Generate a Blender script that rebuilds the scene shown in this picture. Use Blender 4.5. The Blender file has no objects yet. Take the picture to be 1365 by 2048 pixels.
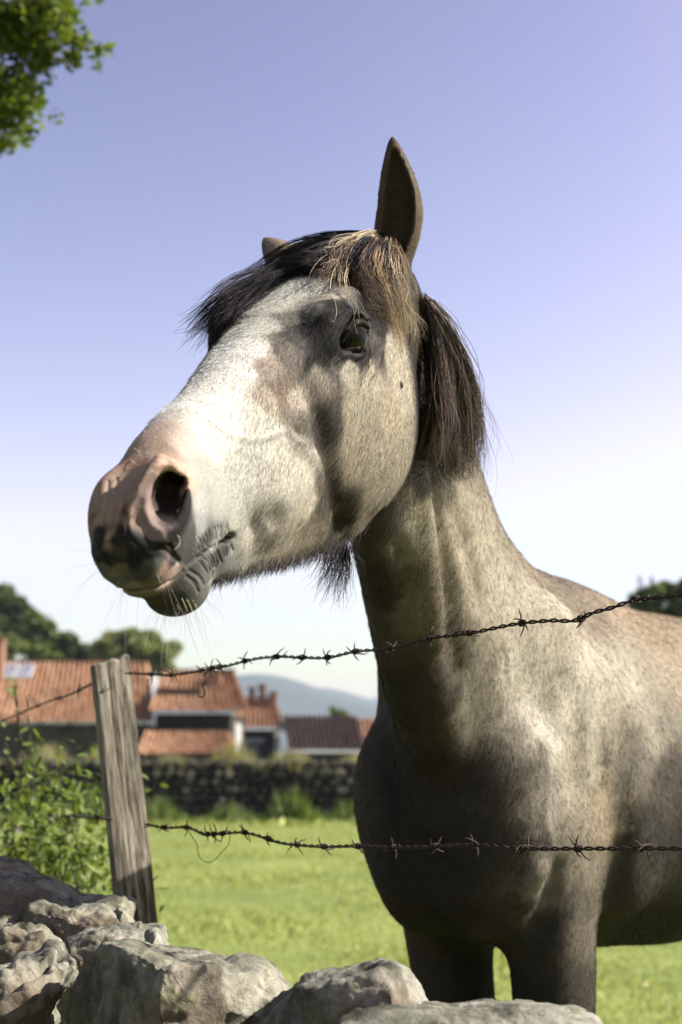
import bpy, bmesh, math, random
import numpy as np
from mathutils import Vector, Matrix, noise as mnoise
C = bpy.context
SC = C.scene
COL = SC.collection
rng = np.random.default_rng(7)
random.seed(7)

# ------------------------------------------------------------------ camera, sky, sun
FPX = 2844.4                      # 50 mm lens on a 36 mm tall portrait frame, in pixels of the 1365 x 2048 photo
EYE = 1.12
PITCH = math.atan((1520 - 1024) / FPX)
CAM_R = np.array([1, 0, 0.]); CAM_F = np.array([0, math.cos(PITCH), math.sin(PITCH)]); CAM_U = np.array([0, -math.sin(PITCH), math.cos(PITCH)])
CAM_P = np.array([0, 0, EYE])
cam_data = bpy.data.cameras.new('camera')
cam = bpy.data.objects.new('camera', cam_data); COL.objects.link(cam)
cam.location = (0, 0, EYE); cam.rotation_euler = (math.pi / 2 + PITCH, 0, 0)
cam_data.sensor_fit = 'VERTICAL'; cam_data.sensor_height = 36; cam_data.sensor_width = 24; cam_data.lens = 50
cam_data.clip_start = 0.05; cam_data.clip_end = 20000
cam_data.dof.use_dof = True; cam_data.dof.focus_distance = 1.60; cam_data.dof.aperture_fstop = 5.8
SC.camera = cam

SUN_DIR = np.array([0.80, -0.02, 0.59]); SUN_DIR /= np.linalg.norm(SUN_DIR)     # from the scene towards the sun
sun_el = math.asin(SUN_DIR[2]); sun_az = math.atan2(SUN_DIR[0], SUN_DIR[1])
world = bpy.data.worlds.new('World'); SC.world = world; world.use_nodes = True
wn = world.node_tree; wn.nodes.clear()
w_out = wn.nodes.new('ShaderNodeOutputWorld'); w_bg = wn.nodes.new('ShaderNodeBackground')
w_sky = wn.nodes.new('ShaderNodeTexSky'); w_sky.sky_type = 'NISHITA'; w_sky.sun_disc = False
w_sky.sun_elevation = sun_el; w_sky.sun_rotation = sun_az
w_sky.altitude = 0; w_sky.air_density = 1.0; w_sky.dust_density = 2.2; w_sky.ozone_density = 2.0
w_mix = wn.nodes.new('ShaderNodeMix'); w_mix.data_type = 'RGBA'; w_mix.blend_type = 'MULTIPLY'; w_mix.inputs[0].default_value = 1.0
w_mix.inputs[7].default_value = (.80, .40, .272, 1)
w_g = wn.nodes.new('ShaderNodeGamma'); w_g.inputs[1].default_value = 1.9; wn.links.new(w_sky.outputs[0], w_g.inputs[0]); wn.links.new(w_g.outputs[0], w_mix.inputs[6]); w_cap = wn.nodes.new('ShaderNodeMix'); w_cap.data_type = 'RGBA'; w_cap.blend_type = 'DARKEN'; w_cap.inputs[0].default_value = 1.0; w_cap.inputs[7].default_value = (3.65, 3.80, 4.45, 1)
wn.links.new(w_mix.outputs[2], w_cap.inputs[6]); wn.links.new(w_cap.outputs[2], w_bg.inputs[0])
w_bg.inputs[1].default_value = 0.08
wn.links.new(w_bg.outputs[0], w_out.inputs[0])
sun_data = bpy.data.lights.new('sun', 'SUN'); sun_data.energy = 5.0; sun_data.angle = math.radians(0.53); sun_data.color = (1.0, 0.95, 0.87)
sun = bpy.data.objects.new('sun', sun_data); COL.objects.link(sun)
sun.rotation_euler = Vector(SUN_DIR).to_track_quat('Z', 'Y').to_euler()
SC.view_settings.view_transform = 'Standard'; SC.view_settings.look = 'None'
SC.view_settings.exposure = 1.66; SC.view_settings.gamma = 1.0; SC.view_settings.use_curve_mapping = False


def at(x, y, Y):
    """world point on the ray of photo pixel (x, y) at world distance Y"""
    d = CAM_F * FPX + CAM_R * (x - 682.5) + CAM_U * (1024 - y)
    return CAM_P + d * (Y / d[1])


# ------------------------------------------------------------------ generic helpers
def tag(o, label=None, cat=None, group=None, kind=None):
    if label: o['label'] = label
    if cat: o['category'] = cat
    if group: o['group'] = group
    if kind: o['kind'] = kind
    return o


def link(name, data, parent=None, mat=None, loc=None):
    o = bpy.data.objects.new(name, data); COL.objects.link(o)
    if parent is not None: o.parent = parent
    if mat is not None and data is not None: data.materials.append(mat)
    if loc is not None: o.location = loc
    return o


def empty(name, loc=(0, 0, 0), rz=0.0):
    o = bpy.data.objects.new(name, None); COL.objects.link(o); o.location = loc; o.rotation_euler = (0, 0, rz); o.empty_display_size = .1
    return o


def np_mesh(name, v, f, smooth=True):
    """mesh from numpy verts (n,3) and quads or tris (m,k)"""
    v = np.asarray(v, np.float32); f = np.asarray(f, np.int32)
    me = bpy.data.meshes.new(name)
    me.vertices.add(len(v)); me.vertices.foreach_set('co', v.ravel())
    k = f.shape[1]
    me.loops.add(f.size); me.loops.foreach_set('vertex_index', f.ravel())
    me.polygons.add(len(f)); me.polygons.foreach_set('loop_start', np.arange(0, f.size, k, dtype=np.int32))
    me.polygons.foreach_set('loop_total', np.full(len(f), k, np.int32))
    me.polygons.foreach_set('use_smooth', np.full(len(f), smooth, bool))
    me.update(calc_edges=True); me.validate()
    return me


def py_mesh(name, v, f, smooth=False):
    me = bpy.data.meshes.new(name); me.from_pydata([tuple(map(float, p)) for p in v], [], f)
    if smooth:
        me.polygons.foreach_set('use_smooth', [True] * len(me.polygons))
    me.update(); return me


def color_attr(me, name, cols):
    a = me.color_attributes.new(name, 'FLOAT_COLOR', 'POINT')
    c = np.ones((len(cols), 4), np.float32); c[:, :3] = cols
    a.data.foreach_set('color', c.ravel())
ALB = .53     # every base colour below is scaled by this


class NT:
    """small node-tree builder"""
    def __init__(s, name, rough=.8, spec=.2):
        s.m = bpy.data.materials.new(name); s.m.use_nodes = True; s.t = s.m.node_tree; s.b = s.t.nodes['Principled BSDF']
        s.b.inputs['Roughness'].default_value = rough; s.b.inputs['Specular IOR Level'].default_value = spec
    def n(s, typ, **kw):
        nd = s.t.nodes.new(typ)
        for k, v in kw.items():
            if k.startswith('i_'): nd.inputs[k[2:].replace('_', ' ')].default_value = v
            else: setattr(nd, k, v)
        return nd
    def l(s, a, b): s.t.links.new(a, b)
    def coord(s, scale=(1, 1, 1), kind='Object'):
        tc = s.n('ShaderNodeTexCoord'); mp = s.n('ShaderNodeMapping'); mp.inputs['Scale'].default_value = scale
        s.l(tc.outputs[kind], mp.inputs[0]); return mp.outputs[0]
    def noise(s, vec, scale, detail=4, rough=.55, dist=0.0):
        nd = s.n('ShaderNodeTexNoise'); nd.inputs['Scale'].default_value = scale; nd.inputs['Detail'].default_value = detail; nd.inputs['Roughness'].default_value = rough; nd.inputs['Distortion'].default_value = dist
        s.l(vec, nd.inputs['Vector']); return nd.outputs[0]
    def ramp(s, fac, stops):
        r = s.n('ShaderNodeValToRGB'); e = r.color_ramp.elements
        while len(e) < len(stops): e.new(.5)
        for k, (p, c) in enumerate(stops): e[k].position = p; e[k].color = (*c, 1) if len(c) == 3 else c
        s.l(fac, r.inputs[0]); return r.outputs[0]
    def mix(s, fac, a, b, blend='MIX'):
        x = s.n('ShaderNodeMix', data_type='RGBA', blend_type=blend)
        for sock, v in ((x.inputs[0], fac), (x.inputs[6], a), (x.inputs[7], b)):
            if isinstance(v, (int, float)): sock.default_value = v
            elif isinstance(v, tuple): sock.default_value = (*v, 1)
            else: s.l(v, sock)
        return x.outputs[2]
    def math(s, op, a, b=0.0, c=0.0):
        x = s.n('ShaderNodeMath', operation=op)
        for sock, v in zip(x.inputs, (a, b, c)):
            if isinstance(v, (int, float)): sock.default_value = v
            else: s.l(v, sock)
        return x.outputs[0]
    def bump(s, h, strength=.4, dist=.01, normal=None):
        x = s.n('ShaderNodeBump'); x.inputs['Strength'].default_value = strength; x.inputs['Distance'].default_value = dist; s.l(h, x.inputs['Height'])
        if normal is not None: s.l(normal, x.inputs['Normal'])
        return x.outputs[0]
    def color(s, c, f=None):
        f = ALB if f is None else f; c = s.mix(1.0, c, (f, f, f), 'MULTIPLY'); s.l(c, s.b.inputs['Base Color']); return c
    def normal(s, c): s.l(c, s.b.inputs['Normal'])


VOX = .006
# ================================================================== THE HORSE
# --- implicit surface toolkit: smooth unions of anatomical volumes, meshed with surface nets
def smin(a, b, k):
    h = np.clip(0.5 + 0.5 * (b - a) / k, 0, 1)
    return b + (a - b) * h - k * h * (1 - h)


def smax(a, b, k):
    return -smin(-a, -b, k)


def unit(v):
    v = np.asarray(v, float); return v / np.linalg.norm(v)


class Frame:
    """orthonormal local frame, rows of M are the local axes in world space"""
    def __init__(s, o, x, z=None, y=None, scale=1.0):
        s.o = np.asarray(o, float); s.s = scale
        x = unit(x)
        if y is not None:
            y = np.asarray(y, float); y = unit(y - x * (x @ y)); z = np.cross(x, y)
        else:
            z = np.asarray(z, float); z = unit(z - x * (x @ z)); y = np.cross(z, x)
        s.M = np.stack([x, y, z])
    def loc(s, P): return (P - s.o) @ s.M.T / s.s
    def wor(s, p): return s.o + (np.asarray(p, float) * s.s) @ s.M


class Ell:
    def __init__(s, fr, c, r, k=.03, rot=None, sub=False, w=1.0):
        s.fr = fr; s.c = np.asarray(c, float); s.r = np.asarray(r, float); s.k = k; s.sub = sub
        s.R = np.eye(3) if rot is None else rot
        s.bc = fr.wor(s.c) ; s.br = s.r.max() * fr.s + k * 1.5
    def f(s, P):
        q = (s.fr.loc(P) - s.c) @ s.R.T
        k0 = np.sqrt(((q / s.r) ** 2).sum(-1)); k1 = np.sqrt(((q / s.r ** 2) ** 2).sum(-1)) + 1e-9
        return k0 * (k0 - 1) / k1 * s.fr.s


def rotm(axis, deg):
    a = np.array(Matrix.Rotation(math.radians(deg), 3, axis)); return a


class Seg:
    """tapered capsule with an elliptical section; lateral axis n, ra=(lateral, depth) at a, rb at b (world space)"""
    def __init__(s, a, b, n, ra, rb, k=.03, sub=False):
        s.a = np.asarray(a, float); s.b = np.asarray(b, float); s.k = k; s.sub = sub
        s.b = s.b + (1e-4 if np.linalg.norm(s.b - s.a) < 1e-5 else 0.0); s.t = s.b - s.a; s.L = np.linalg.norm(s.t); s.t = s.t / s.L
        n = np.asarray(n, float); n = n - s.t * (n @ s.t); n = n if np.linalg.norm(n) > 1e-6 else np.cross(s.t, [.3, .5, .8]); s.n = unit(n); s.d = np.cross(s.t, s.n)
        s.ra = np.asarray(ra, float); s.rb = np.asarray(rb, float)
        s.bc = (s.a + s.b) / 2; s.br = s.L / 2 + max(s.ra.max(), s.rb.max()) + k * 1.5
    def f(s, P):
        q = P - s.a; ax = q @ s.t; t = np.clip(ax / s.L, 0, 1)
        r = s.ra + (s.rb - s.ra) * t[..., None]
        e = ax - t * s.L; x = (q @ s.n) / r[..., 0]; y = (q @ s.d) / r[..., 1]; m = r.min(-1)
        return (np.sqrt(x * x + y * y + (e / m) ** 2) - 1) * m


# --- head frame, from the pose of the photographed head
HR = np.array([[-0.35943557, -0.18932178, -0.91376328], [-0.74991073, -0.52416889, 0.40358502], [-0.55537372, 0.8303037, 0.04643051]])
HEAD = Frame((0.00827, 1.6609, 1.7345), HR[:, 0], y=HR[:, 1], scale=1.06)
HEAD.M = np.stack([HR[:, 0], HR[:, 1], -HR[:, 2]])       # third axis: the horse's left


def cat_rom(xs, Y, x):
    """Catmull-Rom through rows of Y at xs (non uniform), evaluated at x"""
    xs = np.asarray(xs, float); Y = np.asarray(Y, float)
    m = np.gradient(Y, xs, axis=0)
    i = np.clip(np.searchsorted(xs, x) - 1, 0, len(xs) - 2); h = xs[i + 1] - xs[i]; t = (x - xs[i]) / h
    t = np.clip(t, 0, 1); sh = (-1,) + (1,) * (Y.ndim - 1); t = t.reshape(sh); h = h.reshape(sh)
    return (2 * t ** 3 - 3 * t ** 2 + 1) * Y[i] + (t ** 3 - 2 * t ** 2 + t) * h * m[i] + (-2 * t ** 3 + 3 * t ** 2) * Y[i + 1] + (t ** 3 - t ** 2) * h * m[i + 1]


TS = np.array([.03, .10, .22, .38, .55, .72, .88, .97])
HEADST = [  # u, v top, v bottom, half widths (cm) from top to bottom
 (-.10, -.045, -.130, 1, 1.8, 2.5, 3, 3, 2.5, 1.6, 1),
 (-.05, -.015, -.165, 2.2, 4.0, 5.2, 5.8, 5.8, 5, 3.2, 2),
 (.00, .004, -.195, 2.8, 4.8, 6.0, 6.6, 6.6, 5.6, 3.6, 2),
 (.06, .010, -.230, 3.2, 5.4, 6.7, 7.2, 7.2, 6.4, 4.4, 2.6),
 (.12, .010, -.258, 3.4, 6.0, 7.5, 7.8, 7.6, 7.0, 5.2, 3.2),
 (.18, .008, -.276, 3.5, 6.4, 7.9, 8.0, 7.6, 7.0, 5.4, 3.4),
 (.23, .004, -.270, 3.4, 6.0, 7.3, 7.6, 7.0, 6.2, 4.8, 3.0),
 (.28, -.003, -.252, 3.1, 5.2, 6.5, 7.0, 6.2, 5.4, 4.0, 2.6),
 (.34, -.012, -.232, 2.6, 4.3, 5.5, 6.0, 5.5, 4.7, 3.4, 2.3),
 (.40, -.022, -.210, 2.2, 3.6, 4.6, 5.1, 5.0, 4.3, 3.2, 2.2),
 (.46, -.025, -.190, 2.1, 3.3, 4.2, 4.7, 4.8, 4.2, 3.2, 2.2),
 (.50, -.030, -.176, 2.2, 3.5, 4.4, 4.9, 4.9, 4.2, 3.2, 2.1),
 (.54, -.046, -.165, 2.2, 3.5, 4.2, 4.5, 4.5, 3.8, 2.8, 1.8),
 (.56, -.056, -.154, 2.2, 3.4, 4.0, 4.2, 4.1, 3.5, 2.5, 1.6),
 (.58, -.064, -.145, 1.8, 2.8, 3.4, 3.6, 3.5, 3.0, 2.1, 1.3),
 (.596, -.084, -.126, 1.0, 1.5, 1.8, 2.0, 1.9, 1.6, 1.2, .8),
]


class HeadLoft:
    sub = False; k = .03
    def __init__(s):
        us = np.array([r[0] for r in HEADST]); s.u0, s.u1 = us[0], us[-1]
        th = np.linspace(0, math.pi, 61); rows = []; vc = []
        for r in HEADST:
            vt, vb = r[1], r[2]; c = vt + (vb - vt) * .45
            v = vt + (vb - vt) * TS; w = np.array(r[3:]) / 100
            a = np.arctan2(w, v - c); rr = np.hypot(w, v - c)
            a = np.r_[0, a, math.pi]; rr = np.r_[vt - c, rr, c - vb]
            rows.append(cat_rom(a, rr, th)); vc.append(c)
        s.nu = 260; s.ug = np.linspace(s.u0, s.u1, s.nu)
        s.T = cat_rom(us, np.array(rows), s.ug); s.vc = cat_rom(us, np.array(vc), s.ug)
        s.dth = np.gradient(s.T, th, axis=1); s.nt = len(th)
        s.bc = HEAD.wor((.25, -.12, 0)); s.br = .46 * HEAD.s
    def f(s, P):
        q = HEAD.loc(P); u = q[..., 0]
        x = np.clip((u - s.u0) / (s.u1 - s.u0) * (s.nu - 1), 0, s.nu - 1.001); i = x.astype(int); fx = x - i
        c = s.vc[i] * (1 - fx) + s.vc[i + 1] * fx
        dv = q[..., 1] - c; dw = np.abs(q[..., 2]) * (1 + .50 * (q[..., 2] < 0) * np.clip((u - .45) / .12, 0, 1)); rho = np.hypot(dv, dw); a = np.arctan2(dw, dv) / math.pi * (s.nt - 1)
        j = np.clip(a.astype(int), 0, s.nt - 2); fa = a - j
        def samp(T): return (T[i, j] * (1 - fa) + T[i, j + 1] * fa) * (1 - fx) + (T[i + 1, j] * (1 - fa) + T[i + 1, j + 1] * fa) * fx
        r = samp(s.T); dr = samp(s.dth)
        f = (rho - r) / np.sqrt(1 + (dr / np.maximum(r, .01)) ** 2)
        ex = np.maximum(np.maximum(u - s.u1, s.u0 - u), 0)
        f = np.where(ex > 0, np.hypot(np.maximum(f, 0), ex), f)
        return f * HEAD.s


class Chain:
    """polyline of tapered elliptical capsules joined with a plain minimum"""
    def __init__(s, pts, ns, rs, k=.03, sub=False):
        ns = np.broadcast_to(np.asarray(ns, float), (len(pts), 3)); rs = np.asarray(rs, float)
        if rs.ndim == 1: rs = np.stack([rs, rs], 1)
        rs = np.broadcast_to(rs, (len(pts), 2))
        s.g = [Seg(pts[i], pts[i + 1], ns[i], rs[i], rs[i + 1]) for i in range(len(pts) - 1)]
        s.k = k; s.sub = sub; pts = np.asarray(pts); s.bc = (pts.min(0) + pts.max(0)) / 2
        s.br = max(np.linalg.norm(p - s.bc) for p in pts) + rs.max() + k * 1.5
    def f(s, P):
        f = s.g[0].f(P)
        for g in s.g[1:]: f = np.minimum(f, g.f(P))
        return f


class Fn:
    """arbitrary field operation: f = op(f, P)"""
    def __init__(s, c, r, op): s.bc = np.asarray(c, float); s.br = r; s.op = op; s.sub = None; s.k = 0


# --- body frame
BH = unit((-.616, -.788, 0)); BL = np.array([-BH[1], BH[0], 0])   # heading; left of heading
BL = np.array([.788, -.616, 0])
BODY = Frame((.333, 2.46, 0), BH, y=BL); BODY.M = np.stack([BH, BL, np.array([0, 0, 1.])])
def bw(x, y, z): return BODY.wor((x, y, z))


PR = []
def torso():
    E = lambda c, r, k=.05, rot=None: PR.append(Ell(BODY, c, r, k, rot))
    E((-.42, 0, 1.08), (.56, .255, .30), .06)
    E((-.12, 0, 1.11), (.34, .20, .30), .06)
    E((-.85, 0, 1.16), (.42, .26, .28), .06)
    E((-1.02, 0, 1.24), (.30, .235, .24), .06)
    E((-.02, 0, 1.285), (.20, .070, .145), .09)
    E((-.48, 0, 1.275), (.42, .12, .11), .09)
    E((.17, 0, 1.06), (.19, .14, .20), .06)
    E((.14, 0, .955), (.17, .11, .11), .06)
    for s in (1, -1):
        E((.10, s * .125, 1.16), (.12, .070, .24), .07, rotm('Y', -30))
        E((.25, s * .110, 1.07), (.085, .060, .11), .07)
        E((.27, s * .055, .985), (.080, .070, .125), .05)
        E((-.02, s * .145, 1.02), (.12, .070, .15), .03)      # triceps
        E((-1.05, s * .16, 1.02), (.24, .12, .30), .06)      # thigh
        # foreleg
        PR.append(Seg(bw(.15, s * .105, 1.00), bw(.11, s * .088, .66), BL, (.070, .095), (.056, .066), .05))
        PR.append(Seg(bw(.11, s * .088, .68), bw(.105, s * .10, .47), BL, (.052, .062), (.038, .042), .03))
        PR.append(Ell(BODY, (.112, s * .10, .455), (.044, .042, .055), .02))
        PR.append(Seg(bw(.108, s * .10, .43), bw(.10, s * .10, .18), BL, (.028, .036), (.026, .034), .02))
        PR.append(Ell(BODY, (.102, s * .10, .165), (.040, .036, .042), .02))
        PR.append(Seg(bw(.108, s * .10, .15), bw(.155, s * .10, .065), BL, (.030, .032), (.040, .042), .02))
        # hind leg
        PR.append(Seg(bw(-.98, s * .155, .95), bw(-1.14, s * .14, .66), BL, (.085, .13), (.055, .075), .06))
        PR.append(Seg(bw(-1.12, s * .14, .68), bw(-1.27, s * .135, .53), BL, (.05, .07), (.036, .05), .04))
        PR.append(Seg(bw(-1.27, s * .135, .54), bw(-1.24, s * .135, .18), BL, (.034, .046), (.028, .034), .03))
        PR.append(Ell(BODY, (-1.235, s * .135, .165), (.042, .037, .044), .02))
        PR.append(Seg(bw(-1.23, s * .135, .15), bw(-1.185, s * .135, .065), BL, (.031, .034), (.040, .044), .02))


NECK_T = np.array([0, .22, .45, .70, 1.0])
NECK_CR = np.array([HEAD.wor((-.02, -.012, 0)), (.085, 1.87, 1.72), (.140, 2.05, 1.620), (.203, 2.24, 1.50), BODY.wor((.0, 0, 1.405))])
NECK_TH = np.array([HEAD.wor((.04, -.17, 0)), (.045, 1.84, 1.44), (.082, 1.95, 1.31), (.125, 2.06, 1.17), BODY.wor((.30, 0, 1.04))])
NECK_W = np.array([.056, .062, .072, .090, .125])


def neck():
    HL = HEAD.M[2]; n = 14; ts = np.linspace(0, 1, n + 1)
    cr = cat_rom(NECK_T, NECK_CR, ts); th = cat_rom(NECK_T, NECK_TH, ts); lw = cat_rom(NECK_T, NECK_W[:, None], ts)[:, 0]
    ns = np.array([unit(HL * (1 - t) + BL * t) for t in ts]); dd = np.linalg.norm(cr - th, axis=1) / 2
    PR.append(Chain((cr + th) / 2, ns, np.stack([lw, dd], 1), .05))
    PR.append(Chain(cr * .90 + th * .10, ns, [.030, .031], .05)) if False else PR.append(Chain(cr * .90 + th * .10, ns, np.full(n + 1, .030), .05))
    PR.append(Chain((th * .92 + cr * .08)[1:-1], ns[1:-1], np.full(n - 1, .034), .03))
    return cr, th


def head():
    PR.append(HeadLoft())
    E = lambda c, r, k=.02, rot=None, sub=False: PR.append(Ell(HEAD, c, r, k, rot, sub))
    S = lambda a, b, ra, rb, k=.02, sub=False: PR.append(Seg(HEAD.wor(a), HEAD.wor(b), HEAD.M[2], (ra, ra), (rb, rb), k, sub))
    for s in (1, -1):
        E((.208, -.034, s * (.056 if s > 0 else .049)), (.044, .032, .027), .022)           # orbit
        S((.165, -.012, s * .064), (.225, -.014, s * .058), .012, .010, .018)   # brow
        E((.130, -.160, s * .050), (.105, .092, .032), .02)            # masseter
        S((.245, -.080, s * .062), (.335, -.086, s * .052), .010, .007, .018)   # facial crest
        E((.365, -.135, s * .034), (.070, .052, .026), .018)            # buccal bulge
        E((.550, -.068 if s > 0 else -.073, s * (.030 if s > 0 else .018)), (.034, .034 if s > 0 else .029, .018 if s > 0 else .0155), .02)            # nostril wing
    E((.534, -.068, .014), (.020, .020, .018), .02)                       # blunt end of the nose
    E((.572, -.098, .003), (.028, .036, .031), .02)                       # upper lip
    E((.530, -.153, .002), (.032, .016, .026), .015)                      # lower lip
    E((.520, -.172, 0), (.028, .020, .028), .016)                       # chin


def hits(px, push=0.0, **kw):
    """surface points under photo pixels, moved outwards by push metres along the surface normal"""
    P = [hit(x, y, **kw) for x, y in px]; ok = [p for p in P if p is not None]; P = np.array([p if p is not None else min(ok, key=lambda o: np.linalg.norm(o - at(x, y, o[1]))) for p, (x, y) in zip(P, px)])
    if np.ndim(push) or push:
        _, G = field_at(P, .003, True); G /= np.linalg.norm(G, axis=1)[:, None]
        P = P + G * np.broadcast_to(push, (len(P),))[:, None]
    return P


def mirror(P):
    q = HEAD.loc(P) * np.array([1, 1, -1]); q[..., 2] *= 1 - .34 * np.clip((q[..., 0] - .42) / .12, 0, 1) - .07 * np.clip((.3 - q[..., 0]) / .08, 0, 1); return HEAD.wor(q)


def farside(P):
    return mirror(P) - HEAD.M[0] * .016 - HEAD.M[2] * .014


EYE_C = {}
def details():
    """features carved and raised on the surface, both sides of the head"""
    L = HEAD.M[2]; add = []
    def chain(px, r, k, sub, push=0.0, both=True, spline=True):
        P = hits(px, push); r = np.broadcast_to(np.asarray(r, float), (len(P),))
        if spline and len(P) > 2:
            t = np.arange(len(P)); tt = np.linspace(0, len(P) - 1, (len(P) - 1) * 3 + 1)
            r = np.interp(tt, t, r); P = cat_rom(t, P, tt)
        add.append(Chain(P, L, r, k, sub))
        if both: add.append(Chain(mirror(P), L, r, k, sub))
    # groove between cheek muscle and mouth muscle, and the hollow below it
    chain([(628, 800), (645, 855), (660, 925), (676, 1000), (690, 1062)], [.006, .009, .010, .013, .015], .022, True, .004)
    chain([(590, 858), (603, 874)], [.003, .0035], .006, True, .001)
    chain([(648, 842), (640, 862)], [.005, .006], .010, True, .001)
    chain([(520, 1050), (548, 1042)], [.010, .010], .025, True, .004)
    chain([(590, 790), (615, 760), (640, 735)], [.006, .007, .006], .02, True, .004)
    # edge of the buccal swelling
    chain([(605, 893), (632, 920), (641, 958), (630, 1000), (606, 1034)], .007, .012, False, -.005)
    # hollow between jaw and neck
    chain([(850, 720), (853, 780), (850, 850), (846, 920)], [.006, .012, .014, .010], .02, True, .004, False)
    # vein
    chain([(415, 838), (450, 862), (490, 876), (530, 874), (575, 858)], .0022, .004, False, -.0004)
    # nostril: rim, cavity
    chain([(322, 918), (350, 938), (366, 975), (369, 1010), (358, 1045), (330, 1078)], [.005, .006, .0065, .0065, .006, .005], .008, False, -.001, False)
    chain([(318, 928), (290, 965), (268, 1000), (262, 1030), (275, 1060)], [.003, .003, .0035, .0035, .003], .008, False, -.001, False)
    for px, r, dep in (([(335, 950), (332, 990), (325, 1030)], [.008, .013, .012], .004), ([(314, 950), (294, 1000), (284, 1042), (298, 1068)], [.007, .012, .013, .009], -.0005)):
        P = hits(px, -dep + .004); add.append(Chain(P, L, r, .005, True))
    a2 = hits([(326, 1014)], 0)[0]; a = hits([(335, 985)], 0)[0]; dirin = unit(-HEAD.M[0] * .9 - HEAD.M[2] * .35 - HEAD.M[1] * .1)
    P = np.array([a, a + dirin * .03, a + dirin * .06]); r = [.0155, .013, .007]
    add.append(Chain(P, L, r, .004, True)); add.append(Ell(HEAD, (.540, -.078, -.050), (.013, .020, .012), .006, None, True))
    P = np.array([a2, a2 + dirin * .03, a2 + dirin * .05]); r = [.0145, .012, .006]
    add.append(Chain(P, L, r, .004, True))
    # wrinkles down the front of the nose
    W = lambda px, r=.0018, push=.0004, both=False: chain(px, np.array(r) * .95, .0026, True, push * .2, both)
    W([(217, 962), (214, 1005), (206, 1059)], [.0008, .0018, .0012]); W([(234, 956), (231, 1003), (222, 1057), (219, 1084)], [.0008, .0022, .002, .001]); W([(256, 958), (252, 990), (252, 1034), (256, 1067)], [.0008, .0022, .002, .001])
    W([(200, 965), (195, 992), (199, 1030)], [.0006, .0014, .0008])
    W([(274, 950), (266, 970), (260, 990)], [.0006, .0014, .0008])
    # lips: folds at the mouth corner and below the nostril
    def z(pts): return [(160 + x / 4.015, 860 + y / 4.015) for x, y in pts]
    for l in ([(1095, 940), (1120, 1000), (1135, 1060)], [(1040, 970), (1075, 1030), (1092, 1100)], [(985, 1010), (1030, 1070), (1050, 1140)], [(1150, 905), (1175, 950), (1185, 1010)], [(1200, 890), (1215, 930), (1222, 970)],
              [(1085, 790), (1092, 830), (1090, 875)], [(1040, 815), (1052, 860), (1048, 905)], [(1135, 775), (1145, 810), (1142, 850)], [(985, 850), (1000, 890), (1002, 930)], [(930, 900), (950, 935), (955, 965)], [(1190, 760), (1192, 790), (1190, 820)],
              [(940, 1040), (985, 1080), (1020, 1140)], [(1065, 955), (1100, 1010), (1112, 1075)], [(1012, 985), (1050, 1040), (1072, 1110)], [(1128, 915), (1150, 965), (1162, 1030)], [(1062, 800), (1070, 840), (1066, 885)], [(1112, 780), (1120, 815), (1118, 860)], [(1162, 768), (1170, 800), (1166, 835)], [(1012, 832), (1026, 880), (1024, 915)], [(958, 880), (974, 915), (978, 950)], [(880, 1120), (960, 1180), (1000, 1250)], [(860, 1180), (920, 1230), (960, 1300)], [(1070, 1140), (1062, 1190), (1040, 1230)]):
        l = [(x + 7 * math.sin(x * 7.1 + y), y + 9 * math.sin(y * 3.3 + x)) for x, y in l]; W(z(l), .0005 + .0008 * (math.sin(l[0][0]) * .5 + .5), .0003, True)
    W(z([(620, 950), (700, 975), (770, 1030), (800, 1060)]), .0026, .0004, True); W(z([(690, 900), (740, 950), (760, 1010)]), .0018, .0003, True)
    chain(z([(560, 1010), (590, 1090), (570, 1150)]), .006, .012, False, -.0045)
    chain(z([(430, 1240), (480, 1255), (560, 1290)]), .002, .005, True, .0004, False)
    chain(z([(330, 1180), (400, 1240)]), .003, .008, True, .0006, False)
    # mouth slit
    mp = hits([(472, 1071), (452, 1080), (425, 1098), (400, 1113), (375, 1132), (352, 1156), (325, 1171), (290, 1180), (258, 1181)], 0)
    q = HEAD.loc(mp)
    u_, v_ = q[::-1, 0], q[::-1, 1]; o_ = np.argsort(u_); u_, v_ = u_[o_], v_[o_]
    uc = HEAD.loc(mp[:1])[0, 0]
    def mouth(f, P):
        q = HEAD.loc(P); u = q[..., 0]; v = q[..., 1]
        vm = np.interp(u, u_, v_)
        th = .0009 + .0038 * np.exp(-((u - uc - .010) / .009) ** 2)
        g = np.maximum(np.abs(v - vm) - th, (uc - u)) * HEAD.s
        return smax(f, -g, .005)
    add.append(Fn(HEAD.wor((.55, -.14, 0)), .12, mouth))
    # neck: jugular groove and the lit muscle strip in front of it, shoulder grooves
    chain([(868, 985), (882, 1050), (890, 1120), (898, 1200), (905, 1280), (915, 1340)], [.004, .012, .015, .016, .010, .003], .035, True, .005, False)
    chain([(845, 960), (852, 1040), (858, 1120), (868, 1200), (876, 1275)], [.004, .010, .013, .012, .004], .03, False, -.004, False)
    chain([(1125, 1290), (1114, 1350), (1106, 1410), (1118, 1450)], [.004, .012, .013, .004], .06, True, .013, False)
    chain([(1190, 1230), (1180, 1300), (1172, 1380)], [.004, .010, .004], .06, True, .013, False)
    chain([(1110, 1740), (1098, 1790), (1080, 1850)], [.004, .010, .006], .03, True, .005, False)
    chain([(1075, 1745), (1062, 1790)], [.012, .008], .03, False, -.008, False)
    chain([(1262, 1480), (1246, 1560), (1238, 1640), (1236, 1720), (1226, 1790)], [.004, .014, .018, .016, .008], .035, True, .006, False)
    chain([(860, 1700), (900, 1790), (960, 1860), (1000, 1905)], [.006, .010, .010, .008], .03, True, .004, False)
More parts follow.
